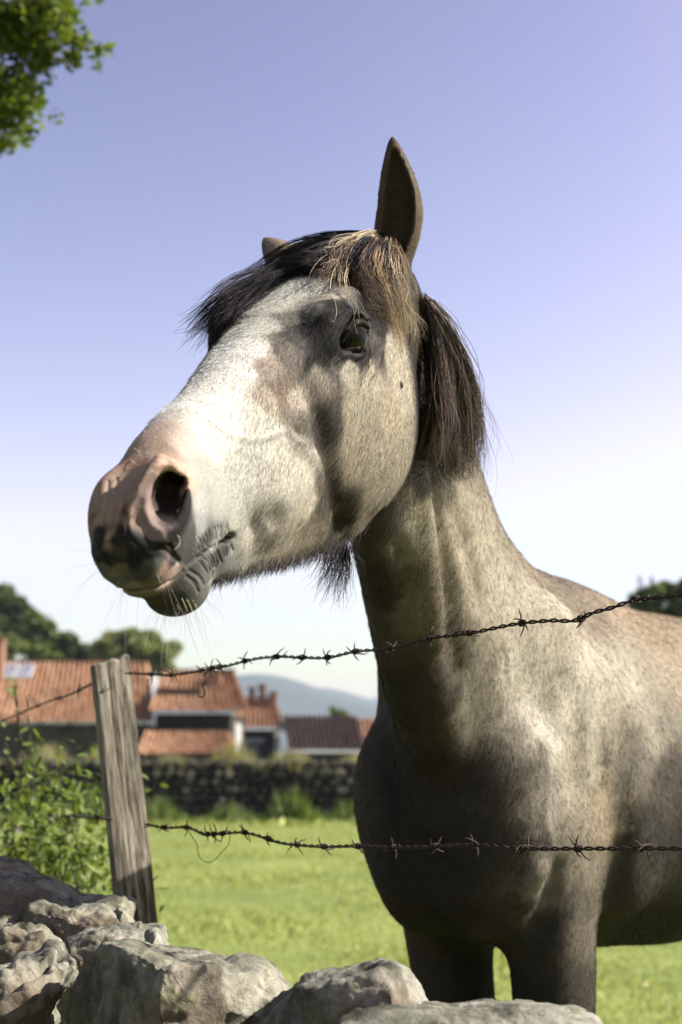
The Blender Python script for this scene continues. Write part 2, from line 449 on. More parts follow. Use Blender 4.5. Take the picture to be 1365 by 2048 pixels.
    for px_, r_, kk, pu in (([(1150, 1380), (1162, 1470), (1150, 1560)], [.003, .009, .004], .05, .009),
                            ([(770, 1500), (795, 1600), (850, 1690), (930, 1770)], [.003, .007, .008, .004], .03, .004), ([(1215, 1380), (1205, 1480), (1212, 1580)], [.003, .010, .004], .03, .006), ([(905, 1010), (935, 1100), (960, 1200)], [.003, .009, .004], .03, .006), ([(800, 1090), (812, 1160), (806, 1240)], [.003, .007, .003], .02, .003)):
        chain(px_, r_, kk, True, pu, False)
    for px_ in ([(1085, 1480), (1100, 1550), (1090, 1630), (1105, 1700)], [(1010, 1280), (1020, 1360), (1003, 1420)]): chain(px_, [.002, .004, .004, .002][:len(px_)], .010, False, -.0015, False)
    # eyes: ball, lids
    c = hits([(713, 669)], 0)[0]; nrm = unit(HEAD.M[2] * .82 + HEAD.M[0] * .50 + HEAD.M[1] * .16)
    R = .0265; ce = c - nrm * (R - .0035)
    eu = unit(HEAD.M[0] - nrm * (HEAD.M[0] @ nrm)); eu = unit(eu * .97 - np.cross(nrm, eu) * .0); ev = np.cross(nrm, eu); ev = ev if ev @ HEAD.M[1] > 0 else -ev
    def sp(a, b, rr): # direction angles (deg) along eu / ev
        d = unit(nrm + eu * math.tan(math.radians(a)) + ev * math.tan(math.radians(b))); return ce + d * rr
    lids = []
    up = [sp(a, b, R + .0012) for a, b in ((60, -18), (42, 3), (20, 20), (-4, 26), (-27, 20), (-46, 2), (-56, -14))]
    lo = [sp(a, b, R + .0008) for a, b in ((60, -18), (38, -28), (12, -32), (-12, -33), (-36, -27), (-56, -14))]
    crease = [sp(a, b, R + .006) for a, b in ((56, 14), (38, 36), (14, 46), (-8, 48), (-32, 42), (-54, 20))]
    cut = [sp(a, b, R + .0045) for a, b in ((50, 4), (34, 24), (14, 36), (-6, 39), (-29, 33), (-49, 12))]
    lo2 = [sp(a, b, R + .004) for a, b in ((54, -38), (32, -49), (8, -54), (-14, -53), (-38, -46))]
    for s in (1, -1):
        m = (lambda P: np.array(P)) if s == 1 else (lambda P: mirror(np.array(P)))
        add.append(Ell(Frame(m([ce])[0], HEAD.M[0], y=HEAD.M[1]), (0, 0, 0), (R + .001,) * 3, .005, None, True))
        o3 = m([ce + nrm * R * .98, ce + nrm * R * .98 + eu, ce + nrm * R * .98 + ev]); add.append(Ell(Frame(o3[0], o3[1] - o3[0], y=o3[2] - o3[0]), (0, 0, 0), (.029, .0150, .016), .006, None, True))
        add.append(Chain(m(up), L, np.array([.002, .0026, .0034, .0038, .0034, .0026, .002]), .003, False))
        add.append(Chain(m(lo), L, np.array([.002, .0022, .0024, .0024, .0022, .002]), .003, False))
        add.append(Chain(m(crease), L, np.array([.002, .0035, .0045, .005, .004, .002]), .010, False))
        add.append(Chain(m(cut), L, np.array([.001, .0015, .002, .002, .0018, .001]), .003, True))
        add.append(Chain(m(lo2), L, np.array([.002, .003, .003, .003, .002]), .005, False))
    EYE_C['c'] = [ce, mirror(ce[None])[0]]; EYE_C['R'] = R; EYE_C['n'] = nrm; EYE_C['u'] = eu; EYE_C['v'] = ev; EYE_C['sp'] = sp
    PR.extend(add)
    ears()


def ears():
    # left ear pricked, its opening towards the front left of the picture; right ear laid outwards, mostly hidden
    for base, tip, opn, side, wid in EARS:
        ax = unit(tip - base); ln = np.linalg.norm(tip - base)
        fr = Frame(base, ax, y=np.asarray(opn, float))
        def op(f, P, fr=fr, ln=ln, side=side, wid=wid):
            q = fr.loc(P); t = q[..., 0] / ln
            tc = np.clip(t, 0, 1)
            R = wid * ln * np.interp(tc, [0, .12, .3, .45, .6, .75, .88, .96, 1], [.16, .185, .215, .218, .200, .155, .095, .050, .014])
            z = q[..., 2] - side * .05 * ln * np.sin(tc * 3.1) + side * .10 * ln * (tc - .5) * (tc > .5)
            y = q[..., 1] - .03 * ln * tc
            e = np.where(t > 1, q[..., 0] - ln, np.where(t < 0, -q[..., 0], 0))
            rho = np.sqrt(y * y * 1.1 + z * z)
            outer = np.where(e > 0, np.hypot(np.maximum(rho - R, 0), e), rho - R)
            ri = np.maximum(R - .0085 - .002 * (1 - tc), .001)
            inner = np.sqrt(((y - .45 * R) * .72) ** 2 + z * z) - ri
            inner = np.where(t < .10, np.maximum(inner, (.10 - t) * ln), inner)
            inner = np.where(t > .9, np.maximum(inner, (t - .9) * ln), inner)
            return smin(f, smax(outer, -inner, .003) if side > 0 else outer, .012)
        PR.append(Fn((base + tip) / 2, ln * 1.1, op))


EARS = [(at(774, 562, 1.735), at(800, 278, 1.715), (-.14, -.99, 0.05), 1, .75), (HEAD.wor((.035, -.03, -.060)), at(544, 474, 1.84), (-.3, .9, .2), -1, .60)]


def hit(x, y, n=130, lo=1.1, hi=3.1):
    """where the ray of photo pixel (x, y) first meets the horse"""
    Y = np.linspace(lo, hi, n); P = np.stack([at(x, y, q) for q in Y]); f = field_at(P)
    i = int(np.argmax(f < 0))
    if f[i] >= 0: return None
    a, b = P[i - 1], P[i]
    for _ in range(2):
        L = np.linspace(0, 1, 7)[:, None]; Q_ = a + (b - a) * L; g = field_at(Q_); j = max(int(np.argmax(g < 0)), 1); a, b, fa, fb = Q_[j - 1], Q_[j], g[j - 1], g[j]
    t = fa / (fa - fb) if fa != fb else 0; return a * (1 - t) + b * t


def field(P, prims):
    f = np.full(P.shape[:-1], 0.5)
    for p in prims:
        if p.sub is None: f = p.op(f, P)
        elif p.sub: f = smax(f, -p.f(P), p.k)
        else: f = smin(f, p.f(P), p.k)
    return f


def mesh_field(lo, hi, h, B=16):
    lo = np.asarray(lo, float); nb = np.ceil((np.asarray(hi) - lo) / (h * B)).astype(int)
    N = nb * B + 2
    bcs = np.array([p.bc for p in PR]); brs = np.array([p.br for p in PR])
    ar = np.arange(B + 1) * h
    G = np.stack(np.meshgrid(ar, ar, ar, indexing='ij'), -1)
    ac = np.linspace(0, B * h, 5); GC = np.stack(np.meshgrid(ac, ac, ac, indexing='ij'), -1)
    half = B * h * .866
    verts = []; keys = []; quads = []
    edges = [((0,0,0),(1,0,0)),((0,1,0),(1,1,0)),((0,0,1),(1,0,1)),((0,1,1),(1,1,1)),((0,0,0),(0,1,0)),((1,0,0),(1,1,0)),((0,0,1),(0,1,1)),((1,0,1),(1,1,1)),((0,0,0),(0,0,1)),((1,0,0),(1,0,1)),((0,1,0),(0,1,1)),((1,1,0),(1,1,1))]
    key = lambda i, j, k: (i * N[1] + j) * N[2] + k
    for bi in range(nb[0]):
        for bj in range(nb[1]):
            for bk in range(nb[2]):
                o = lo + np.array([bi, bj, bk]) * B * h; c = o + B * h / 2
                near = np.nonzero(np.linalg.norm(bcs - c, axis=1) < brs + half + .03)[0]
                if not len(near): continue
                pr = [PR[i] for i in near]
                fc = field(o + GC, pr)
                if np.abs(fc).min() > B * h * .32 and (fc.min() > 0) == (fc.max() > 0): continue
                f = field(o + G, pr); sg = f < 0
                if sg.all() or not sg.any(): continue
                cnt = np.zeros((B, B, B)); pos = np.zeros((B, B, B, 3))
                for a, b in edges:
                    fa = f[a[0]:B + a[0], a[1]:B + a[1], a[2]:B + a[2]]; fb = f[b[0]:B + b[0], b[1]:B + b[1], b[2]:B + b[2]]
                    cr = (fa < 0) != (fb < 0); t = np.where(cr, fa / np.where(cr, fa - fb, 1), 0)
                    cnt += cr
                    for ax in range(3): pos[..., ax] += cr * (a[ax] + (b[ax] - a[ax]) * t)
                I = np.argwhere(cnt > 0)
                if len(I):
                    p = pos[tuple(I.T)] / cnt[tuple(I.T)][:, None]
                    verts.append(o + (I + p) * h); gi = I + np.array([bi, bj, bk]) * B + 1
                    keys.append(key(gi[:, 0], gi[:, 1], gi[:, 2]))
                off = np.array([bi, bj, bk]) * B + 1
                for ax in range(3):
                    sl0 = [slice(0, B)] * 3; sl1 = [slice(0, B)] * 3; sl1[ax] = slice(1, B + 1)
                    s0 = sg[tuple(sl0)]; s1 = sg[tuple(sl1)]; J = np.argwhere(s0 != s1)
                    if not len(J): continue
                    flip = s0[tuple(J.T)]; g = J + off; a1 = (ax + 1) % 3; a2 = (ax + 2) % 3
                    e1 = np.zeros(3, int); e1[a1] = 1; e2 = np.zeros(3, int); e2[a2] = 1
                    q = [g - e1 - e2, g - e2, g, g - e1]
                    q = np.stack([key(x[:, 0], x[:, 1], x[:, 2]) for x in q], 1)
                    q[~flip] = q[~flip][:, ::-1]
                    quads.append(q)
    V = np.concatenate(verts); K = np.concatenate(keys); Q = np.concatenate(quads)
    od = np.argsort(K); K = K[od]; V = V[od]
    idx = np.searchsorted(K, Q); idx = np.clip(idx, 0, len(K) - 1); ok = (K[idx] == Q).all(1)
    return V, idx[ok]


def field_at(P, h=.001, grad=False):
    """field at scattered points, grouped into coarse cells to cull volumes"""
    bcs = np.array([p.bc for p in PR]); brs = np.array([p.br for p in PR])
    cell = np.floor(P / .06).astype(int); _, inv = np.unique(cell, axis=0, return_inverse=True); inv = inv.ravel()
    od = np.argsort(inv, kind='stable'); bounds = np.nonzero(np.diff(inv[od]))[0] + 1
    out = np.zeros(len(P))
    G = np.zeros((len(P), 3))
    for ids in np.split(od, bounds):
        p = P[ids]; c = (p.min(0) + p.max(0)) / 2
        pr = [PR[i] for i in np.nonzero(np.linalg.norm(bcs - c, axis=1) < brs + .085)[0]]
        out[ids] = field(p, pr)
        if grad:
            for ax in range(3):
                e = np.zeros(3); e[ax] = h
                G[ids, ax] = (field(p + e, pr) - field(p - e, pr)) / (2 * h)
    return (out, G) if grad else out


def subdivide(V, faces, inside):
    """split the quads whose centre passes inside() into four; neighbours keep the new edge points (no cracks)"""
    F = np.array([f for f in faces if len(f) == 4]); rest = [f for f in faces if len(f) != 4]
    sel = inside(V[F].mean(1)); A = F[sel]; Bq = F[~sel]
    E = np.sort(np.stack([A, np.roll(A, -1, 1)], -1).reshape(-1, 2), 1); n = len(V)
    ek = E[:, 0].astype(np.int64) * n + E[:, 1]; uk, inv = np.unique(ek, return_inverse=True); inv = inv.ravel()
    mid = (V[uk // n] + V[uk % n]) / 2; cen = V[A].mean(1)
    em = (n + inv).reshape(-1, 4); ci = n + len(uk) + np.arange(len(A))
    V2 = np.concatenate([V, mid, cen])
    new = [np.stack([A[:, i], em[:, i], ci, em[:, (i - 1) % 4]], 1) for i in range(4)]
    new = np.concatenate(new)
    def patch(f):
        out = []
        for a, b in zip(f, list(f[1:]) + [f[0]]):
            out.append(a); k = min(a, b) * n + max(a, b); j = np.searchsorted(uk, k)
            if j < len(uk) and uk[j] == k: out.append(n + j)
        return out
    Eb = np.sort(np.stack([Bq, np.roll(Bq, -1, 1)], -1), -1); kb = Eb[..., 0].astype(np.int64) * n + Eb[..., 1]
    j = np.clip(np.searchsorted(uk, kb), 0, len(uk) - 1); touch = (uk[j] == kb).any(1)
    keep = Bq[~touch]
    ng = [patch([int(x) for x in f]) for f in Bq[touch]] + [patch([int(x) for x in f]) for f in rest]
    return V2, np.concatenate([keep, new]), ng, np.unique(new)


def mixed_mesh(name, V, quads, ngons):
    me = bpy.data.meshes.new(name); me.vertices.add(len(V)); me.vertices.foreach_set('co', np.asarray(V, np.float32).ravel())
    lens = np.array([4] * len(quads) + [len(f) for f in ngons], np.int32)
    li = np.concatenate([quads.ravel()] + [np.array(f) for f in ngons]).astype(np.int32) if ngons else quads.ravel().astype(np.int32)
    me.loops.add(len(li)); me.loops.foreach_set('vertex_index', li)
    me.polygons.add(len(lens)); me.polygons.foreach_set('loop_start', np.r_[0, np.cumsum(lens)[:-1]].astype(np.int32)); me.polygons.foreach_set('loop_total', lens)
    me.polygons.foreach_set('use_smooth', np.ones(len(lens), bool)); me.update(calc_edges=True); return me


def vnormals(V, quads):
    n = np.zeros_like(V); a = V[quads]; c = np.cross(a[:, 2] - a[:, 0], a[:, 3] - a[:, 1])
    for i in range(4): np.add.at(n, quads[:, i], c)
    return n / (np.linalg.norm(n, axis=1)[:, None] + 1e-12)
torso(); CREST, THROAT = neck(); head(); details()
V, Q = mesh_field((-.35, 1.0, .04), (1.75, 3.9, 2.02), VOX)
ng = []
def in_head(P):
    q = HEAD.loc(P); return (q[:, 0] > -.22) & (np.abs(q[:, 2]) < .16) & (q[:, 0] < .7) & (q[:, 1] > -.32) & (q[:, 1] < .30)
def in_fine(P):
    q = HEAD.loc(P); return ((q[:, 0] > .46)) | (np.abs(P - (EARS[0][0] + EARS[0][1]) / 2)[:, 0] < .07) & (np.abs(P - (EARS[0][0] + EARS[0][1]) / 2)[:, 1] < .07) & (P[:, 2] > EARS[0][0][2] - .01) | (np.linalg.norm(P - EYE_C['c'][0], axis=1) < .055)
def in_finest(P):
    q = HEAD.loc(P); return ((q[:, 0] > .47) & (q[:, 2] > -.02) & (q[:, 1] > -.185) & (q[:, 1] < -.02)) | (np.linalg.norm(P - EYE_C['c'][0], axis=1) < .038)
for test in (in_head, in_fine, in_finest):
    V, Q, ng, touched = subdivide(V, list(Q) + ng, test) if ng else subdivide(V, Q, test)
    nr = vnormals(V, Q)
    for it in range(2 if test is not in_head else 1):
        f = field_at(V[touched]); V[touched] -= np.clip(f, -.002, .002)[:, None] * nr[touched] * .8



# --- coat colour: its markings with shade and sunlight painted in, as samples blended over the skin
def srgb(r, g, b): return tuple(((c / 255 + .055) / 1.055) ** 2.4 if c > 10 else c / 3294 for c in (r, g, b))
WHT = (.80, .79, .745); GRY = (.40, .395, .36); TAN = (.36, .32, .25); LTAN = (.46, .41, .33); BRN = (.20, .155, .12); DRK = (.022, .020, .020)
PNK = (.40, .29, .235); BLK = (.022, .021, .021); DGR = (.085, .085, .082); LIP = (.30, .265, .215); GLD = (.44, .31, .17)
HEAD_PTS = [
 (625, 700, DRK), (595, 682, (.07, .065, .06)), (650, 712, (.06, .055, .05)), (678, 722, (.10, .09, .08)), (600, 640, (.11, .10, .09)), (690, 650, DRK), (740, 640, DRK), (733, 692, DRK), (715, 706, DRK), (702, 632, DRK), (640, 650, DRK), (660, 670, DRK),
 (662, 985, (.06, .05, .04)), (672, 1040, (.045, .04, .03)), (664, 1010, (.05, .045, .035)), (683, 1045, (.05, .045, .035)), (612, 850, (.16, .14, .12)), (636, 815, (.08, .07, .06)), (644, 850, (.06, .05, .045)), (695, 1068, (.10, .085, .06)), (655, 1015, (.10, .085, .06)), (645, 1060, (.20, .17, .13)), (690, 1020, (.10, .085, .06)), (715, 1050, (.24, .20, .15)),  # triangle behind the mouth muscle: its shade painted into the coat
 (420, 780, WHT), (350, 850, WHT), (480, 740, WHT), (505, 700, WHT), (560, 610, (.55, .54, .48)), (600, 575, (.50, .50, .46)), (390, 830, WHT), (450, 838, WHT), (520, 650, (.6, .6, .54)), (450, 800, WHT), (520, 840, (.6, .58, .52)), (550, 870, (.58, .56, .50)),
 (420, 950, GRY), (500, 930, (.52, .51, .46)), (560, 960, (.54, .52, .46)), (480, 1010, GRY), (610, 930, (.54, .51, .44)), (540, 1000, (.50, .48, .42)), (430, 1020, (.38, .38, .36)), (400, 900, (.55, .53, .50)),
 (740, 900, TAN), (780, 820, (.42, .36, .27)), (740, 1000, TAN), (700, 930, (.36, .31, .24)), (800, 760, LTAN), (780, 700, LTAN), (815, 900, TAN), (710, 820, (.42, .38, .30)), (690, 1060, (.26, .22, .16)), (740, 1060, TAN), (670, 1020, (.16, .14, .10)), (745, 760, LTAN),
 (565, 770, BRN), (535, 730, (.34, .28, .24)), (600, 800, (.40, .35, .29)), (640, 830, (.12, .10, .085)), (640, 790, (.20, .17, .14)), (540, 790, (.42, .36, .30)), (600, 860, (.30, .27, .23)), (640, 740, (.26, .23, .19)), (580, 700, (.16, .14, .12)),
 (640, 680, DRK), (610, 665, DRK), (680, 618, DRK), (655, 645, DRK), (720, 610, DRK), (700, 705, DRK), (752, 690, (.09, .08, .07)), (580, 640, (.20, .19, .17)), (670, 700, DRK), (757, 650, DRK), (745, 625, DRK), (620, 620, (.22, .21, .19)), (660, 590, (.42, .40, .34)),
 (790, 610, GLD), (830, 560, LTAN), (820, 640, LTAN), (700, 740, (.40, .37, .31)), (820, 690, LTAN),
 (560, 1105, (.34, .30, .23)), (620, 1085, (.28, .25, .19)), (500, 1115, (.40, .37, .31)), (500, 1085, (.42, .39, .33)), (570, 1085, (.38, .34, .28)), (490, 1050, (.44, .42, .37)), (545, 1030, (.40, .37, .31)), (470, 1130, (.33, .32, .29)), (525, 1052, (.15, .135, .11)), (580, 1060, (.40, .36, .28)), (600, 1040, (.46, .42, .34)),  # dark sample behind the mouth corner paints the shade of the hollow
]
MUZ_PTS = [
 (330, 900, PNK), (280, 925, (.40, .24, .18)), (230, 950, PNK), (205, 975, PNK), (230, 1030, PNK), (203, 1020, PNK), (350, 925, (.58, .38, .29)), (370, 890, (.62, .52, .45)), (300, 895, (.5, .38, .3)), (255, 1000, PNK), (250, 960, PNK), (215, 1070, PNK), (262, 1040, PNK), (186, 1030, (.22, .13, .10)),
 (290, 1050, (.30, .22, .21)), (310, 1065, (.30, .22, .21)), (285, 1020, (.34, .25, .24)), (335, 1050, (.25, .19, .18)), (330, 990, (.05, .035, .03)), (320, 1010, (.04, .03, .028)), (340, 960, (.10, .06, .05)), (372, 960, (.6, .4, .32)),
 (368, 1010, BLK), (360, 1045, BLK), (345, 1072, BLK), (275, 1095, BLK), (200, 1085, BLK), (300, 1105, BLK), (245, 1065, BLK), (240, 1115, BLK), (195, 1110, DGR), (222, 1088, (.40, .22, .17)), (270, 1120, BLK),
 (385, 1075, DGR), (410, 1100, DGR), (440, 1110, (.07, .07, .068)), (445, 1084, (.05, .05, .05)), (462, 1092, (.09, .09, .085)), (430, 1127, (.08, .08, .078)), (415, 1085, (.10, .10, .098)), (350, 1115, (.05, .05, .05)), (380, 1105, DGR), (360, 1195, (.05, .05, .05)), (330, 1200, (.10, .07, .055)), (300, 1130, (.14, .14, .13)), (390, 1160, (.10, .10, .095)), (410, 1150, (.13, .13, .12)), (430, 1080, (.26, .26, .25)), (470, 1050, GRY), (400, 1050, (.34, .34, .33)), (465, 1100, (.28, .28, .26)), (430, 1140, (.22, .22, .20)), (400, 1210, (.14, .14, .12)), (370, 1222, (.08, .08, .07)),
 (230, 1145, LIP), (265, 1168, LIP), (300, 1170, (.30, .23, .17)), (205, 1130, (.2, .17, .14)), (250, 1155, (.16, .15, .13)), (340, 1150, (.55, .40, .32)), (325, 1140, (.45, .32, .25)), (350, 1135, (.5, .36, .3)), (310, 1150, (.20, .16, .13)), (290, 1140, (.08, .08, .08)),
 (400, 950, GRY), (420, 880, (.62, .60, .55)), (340, 840, WHT), (440, 1000, GRY), (400, 1010, (.42, .42, .40)), (480, 950, GRY),
]
BODY_PTS = [  # chest, throat, belly, jaw hollow darkened as painted shade; shoulder brightened as sunlight
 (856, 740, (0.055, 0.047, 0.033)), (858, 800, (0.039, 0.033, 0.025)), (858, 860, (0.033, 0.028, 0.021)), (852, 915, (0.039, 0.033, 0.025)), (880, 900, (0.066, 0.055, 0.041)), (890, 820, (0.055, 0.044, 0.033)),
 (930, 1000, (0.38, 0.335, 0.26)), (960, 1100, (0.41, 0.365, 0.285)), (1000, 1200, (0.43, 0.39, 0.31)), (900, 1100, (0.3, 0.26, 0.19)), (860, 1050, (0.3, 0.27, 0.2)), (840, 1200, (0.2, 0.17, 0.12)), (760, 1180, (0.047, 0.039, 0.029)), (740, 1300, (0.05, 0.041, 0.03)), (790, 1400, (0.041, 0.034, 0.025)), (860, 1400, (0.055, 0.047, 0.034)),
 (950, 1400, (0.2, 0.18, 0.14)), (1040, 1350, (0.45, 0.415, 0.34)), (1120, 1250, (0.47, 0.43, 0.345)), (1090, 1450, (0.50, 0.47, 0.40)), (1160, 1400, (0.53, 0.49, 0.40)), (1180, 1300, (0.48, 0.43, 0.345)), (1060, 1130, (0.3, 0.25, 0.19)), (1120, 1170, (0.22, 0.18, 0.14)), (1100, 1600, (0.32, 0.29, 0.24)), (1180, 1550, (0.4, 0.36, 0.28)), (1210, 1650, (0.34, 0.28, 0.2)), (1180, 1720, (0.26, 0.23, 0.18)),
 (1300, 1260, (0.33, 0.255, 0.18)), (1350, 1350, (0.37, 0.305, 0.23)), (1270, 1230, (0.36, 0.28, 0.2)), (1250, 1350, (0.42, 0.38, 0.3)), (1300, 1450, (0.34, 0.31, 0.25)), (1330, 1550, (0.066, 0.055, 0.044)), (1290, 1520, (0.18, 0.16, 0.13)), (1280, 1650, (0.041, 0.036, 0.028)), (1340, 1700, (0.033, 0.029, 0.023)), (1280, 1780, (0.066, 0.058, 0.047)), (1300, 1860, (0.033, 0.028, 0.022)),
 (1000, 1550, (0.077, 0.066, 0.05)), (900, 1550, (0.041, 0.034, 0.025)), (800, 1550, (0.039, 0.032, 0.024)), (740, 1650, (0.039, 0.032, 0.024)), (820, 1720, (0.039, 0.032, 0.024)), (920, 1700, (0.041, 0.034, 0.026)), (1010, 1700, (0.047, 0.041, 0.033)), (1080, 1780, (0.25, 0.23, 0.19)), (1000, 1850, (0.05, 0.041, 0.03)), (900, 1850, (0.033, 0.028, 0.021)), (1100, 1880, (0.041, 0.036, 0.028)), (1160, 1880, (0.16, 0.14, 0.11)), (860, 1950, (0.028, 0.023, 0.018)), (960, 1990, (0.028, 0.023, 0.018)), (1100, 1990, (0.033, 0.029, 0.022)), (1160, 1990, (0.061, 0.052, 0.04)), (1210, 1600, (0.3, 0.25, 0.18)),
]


def paint(P, pts, p, mir, warp):
    X = []; Cc = []
    for x, y, c in pts:
        h = hit(x, y)
        if h is None: continue
        X.append(h); Cc.append(c)
        if mir: X.append(mirror(h)); Cc.append(c)
    X = np.array(X); Cc = np.array(Cc); out = np.zeros((len(P), 3)); dn = np.full(len(P), 9.)
    Pw = P + warp
    for i in range(0, len(P), 20000):
        d2 = ((Pw[i:i + 20000, None] - X[None]) ** 2).sum(-1); w = 1 / (d2 + 1e-5) ** (p / 2)
        out[i:i + 20000] = np.exp((w[..., None] * np.log(Cc)[None]).sum(1) / w.sum(1)[:, None]); dn[i:i + 20000] = np.sqrt(d2.min(1))
    return out, dn


def vnoise(P, sc, seed):
    """cheap smooth vector noise: sums of rotated sine waves"""
    r = np.random.default_rng(seed); o = np.zeros((len(P), 3))
    for oc in range(5):
        for j in range(4):
            k = r.normal(size=(3,)); k = k / np.linalg.norm(k) * sc * 1.7 ** oc
            o += np.sin(P @ k + r.uniform(0, 6.28) + 1.3 * np.sin(P @ np.roll(k, 1)))[:, None] * r.normal(size=3) / 1.6 ** oc
    return o / 4


def coat_shade_colors(V):
    qh = HEAD.loc(V)
    w1 = vnoise(V, 60, 3)
    ch, _ = paint(V, HEAD_PTS, 6.5, True, w1 * .007)
    cm, _ = paint(V, MUZ_PTS, 5.5, True, w1 * .004)
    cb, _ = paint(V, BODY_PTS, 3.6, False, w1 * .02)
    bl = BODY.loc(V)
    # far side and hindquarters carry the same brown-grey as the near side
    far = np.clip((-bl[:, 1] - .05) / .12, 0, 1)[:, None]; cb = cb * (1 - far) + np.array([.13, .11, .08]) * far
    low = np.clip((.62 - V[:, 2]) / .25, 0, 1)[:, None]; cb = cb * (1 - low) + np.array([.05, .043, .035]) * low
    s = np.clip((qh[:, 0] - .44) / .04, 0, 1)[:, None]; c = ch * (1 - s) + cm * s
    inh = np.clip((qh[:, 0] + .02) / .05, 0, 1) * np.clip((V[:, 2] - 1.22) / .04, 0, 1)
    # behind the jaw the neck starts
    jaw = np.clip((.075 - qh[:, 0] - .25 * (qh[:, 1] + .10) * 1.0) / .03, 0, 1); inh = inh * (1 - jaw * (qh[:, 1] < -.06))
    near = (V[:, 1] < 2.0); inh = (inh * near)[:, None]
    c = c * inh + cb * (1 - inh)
    # ears: light outside, dark brown inside
    for k, (base, tip, opn, side, wid) in enumerate(EARS):
        ax = unit(tip - base); ln = np.linalg.norm(tip - base); t = (V - base) @ ax / ln; rad = np.linalg.norm(V - base - (t * ln)[:, None] * ax, axis=1)
        e = (np.clip((t - .12) / .12, 0, 1) * (rad < .06))[:, None]
        N = NRM @ unit(opn); ins = np.clip(N * 1.3 + .75, 0, 1)[:, None]
        ce = np.array([.40, .33, .24]) * (1 - ins) + np.array([.10, .075, .05]) * ins
        c = c * (1 - e) + ce * e
    return c * np.array([1.02, 1.0, .96])
NRM = vnormals(V, Q)
from mathutils.bvhtree import BVHTree
BVH = BVHTree.FromPolygons(V.tolist(), Q.tolist())


def hit(x, y, **kw):
    d = at(x, y, 1.0) - CAM_P; loc, nn, idx, dist = BVH.ray_cast(Vector(CAM_P), Vector(d).normalized())
    return None if loc is None else np.array(loc)


def surf(p):
    loc, nn, idx, dist = BVH.find_nearest(Vector(p)); n = NRM[Q[idx]].mean(0); return np.array(loc), n / np.linalg.norm(n)
COAT_SHADE_C = coat_shade_colors(V)
horse = empty('horse', (BODY.o[0], BODY.o[1], 0))
tag(horse, 'dun grey horse with a white blaze looking over the barbed wire fence', 'horse')
me = mixed_mesh('horse_body', V - BODY.o, Q, ng)
hb = link('body', me, horse)
color_attr(me, 'coat', COAT_SHADE_C)  # coat colours with the painted shade in them
q = HEAD.loc(V); bare = np.clip((q[:, 0] - .455) / .05, 0, 1) * (q[:, 1] > -.25)
bare = np.maximum(bare, np.clip(1.6 - np.linalg.norm(V - EYE_C['c'][0], axis=1) / .026, 0, 1))
flow_t = None
color_attr(me, 'bare', np.repeat(bare[:, None], 3, 1))


def coat_material():
    k = NT('horse_coat', .72, .10)
    at_ = k.n('ShaderNodeAttribute', attribute_name='coat'); br = k.n('ShaderNodeAttribute', attribute_name='bare')
    c = k.coord()
    fine = k.noise(c, 330, 3, .6); med = k.noise(c, 45, 4, .6); big = k.noise(c, 9, 3, .5)
    var = k.ramp(fine, [(.28, (.62, .60, .58)), (.72, (1.30, 1.30, 1.28))])
    var2 = k.ramp(med, [(.30, (.89, .88, .87)), (.70, (1.09, 1.09, 1.09))])
    var3 = k.ramp(big, [(.30, (.93, .92, .91)), (.70, (1.05, 1.05, 1.05))])
    col = k.mix(1.0, at_.outputs[0], var, 'MULTIPLY')
    col2 = k.mix(1.0, col, var2, 'MULTIPLY'); col3 = k.mix(1.0, col2, var3, 'MULTIPLY')
    k.color(k.mix(k.math('MULTIPLY', br.outputs['Fac'], .55), col3, at_.outputs[0]))
    k.normal(k.bump(fine, .35, .0012, k.bump(med, .25, .004)))
    k.b.inputs['Subsurface Weight'].default_value = 0.0
    return k.m
me.materials.append(coat_material())
for sgn, cc in zip((1, -1), EYE_C['c']):
    bm = bmesh.new(); bmesh.ops.create_uvsphere(bm, u_segments=40, v_segments=20, radius=EYE_C['R'])
    em = bpy.data.meshes.new('eye'); bm.to_mesh(em); em.polygons.foreach_set('use_smooth', [True] * len(em.polygons))
    eo = link('eye', em, horse, None, cc - BODY.o)
    nr_ = EYE_C['n'] if sgn > 0 else None
    k = NT('horse_eye', .06, .22)
    c = k.coord(); k.color(k.ramp(k.noise(c, 60, 3), [(.35, (.006, .005, .005)), (.7, (.022, .013, .009))]))
    em.materials.append(k.m)

# ------------------------------------------------------------------ hair
def curves_obj(name, P, col, rad, parent, mat, origin):
    """P (k, n, 3) world points, col (k, 3), rad (k,) root radius"""
    P = np.asarray(P, np.float32) - np.asarray(origin, np.float32); k, n = P.shape[:2]
    hc = bpy.data.hair_curves.new(name); hc.add_curves([n] * k)
    hc.attributes['position'].data.foreach_set('vector', P.reshape(-1)) if 'position' in hc.attributes else hc.points.foreach_set('position', P.reshape(-1))
    ra = hc.attributes.get('radius') or hc.attributes.new('radius', 'FLOAT', 'POINT')
    taper = 1 - .75 * np.linspace(0, 1, n) ** 2
    ra.data.foreach_set('value', (np.asarray(rad)[:, None] * taper[None]).astype(np.float32).ravel())
    ca = hc.attributes.new('hair_tint', 'FLOAT_COLOR', 'CURVE'); c = np.ones((k, 4), np.float32); c[:, :3] = col
    ca.data.foreach_set('color', c.ravel())
    o = bpy.data.objects.new(name, hc); COL.objects.link(o); o.parent = parent; hc.materials.append(mat)
    return o


def hair_material(name, rough=.45, spec=.4, fac=None):
    k = NT(name, rough, spec); a = k.n('ShaderNodeAttribute', attribute_name='hair_tint'); k.color(a.outputs[0], fac); return k.m


M_COATHAIR = hair_material('coat_hair', .62, .09); M_LONGHAIR = hair_material('long_hair', .45, .12, .72)


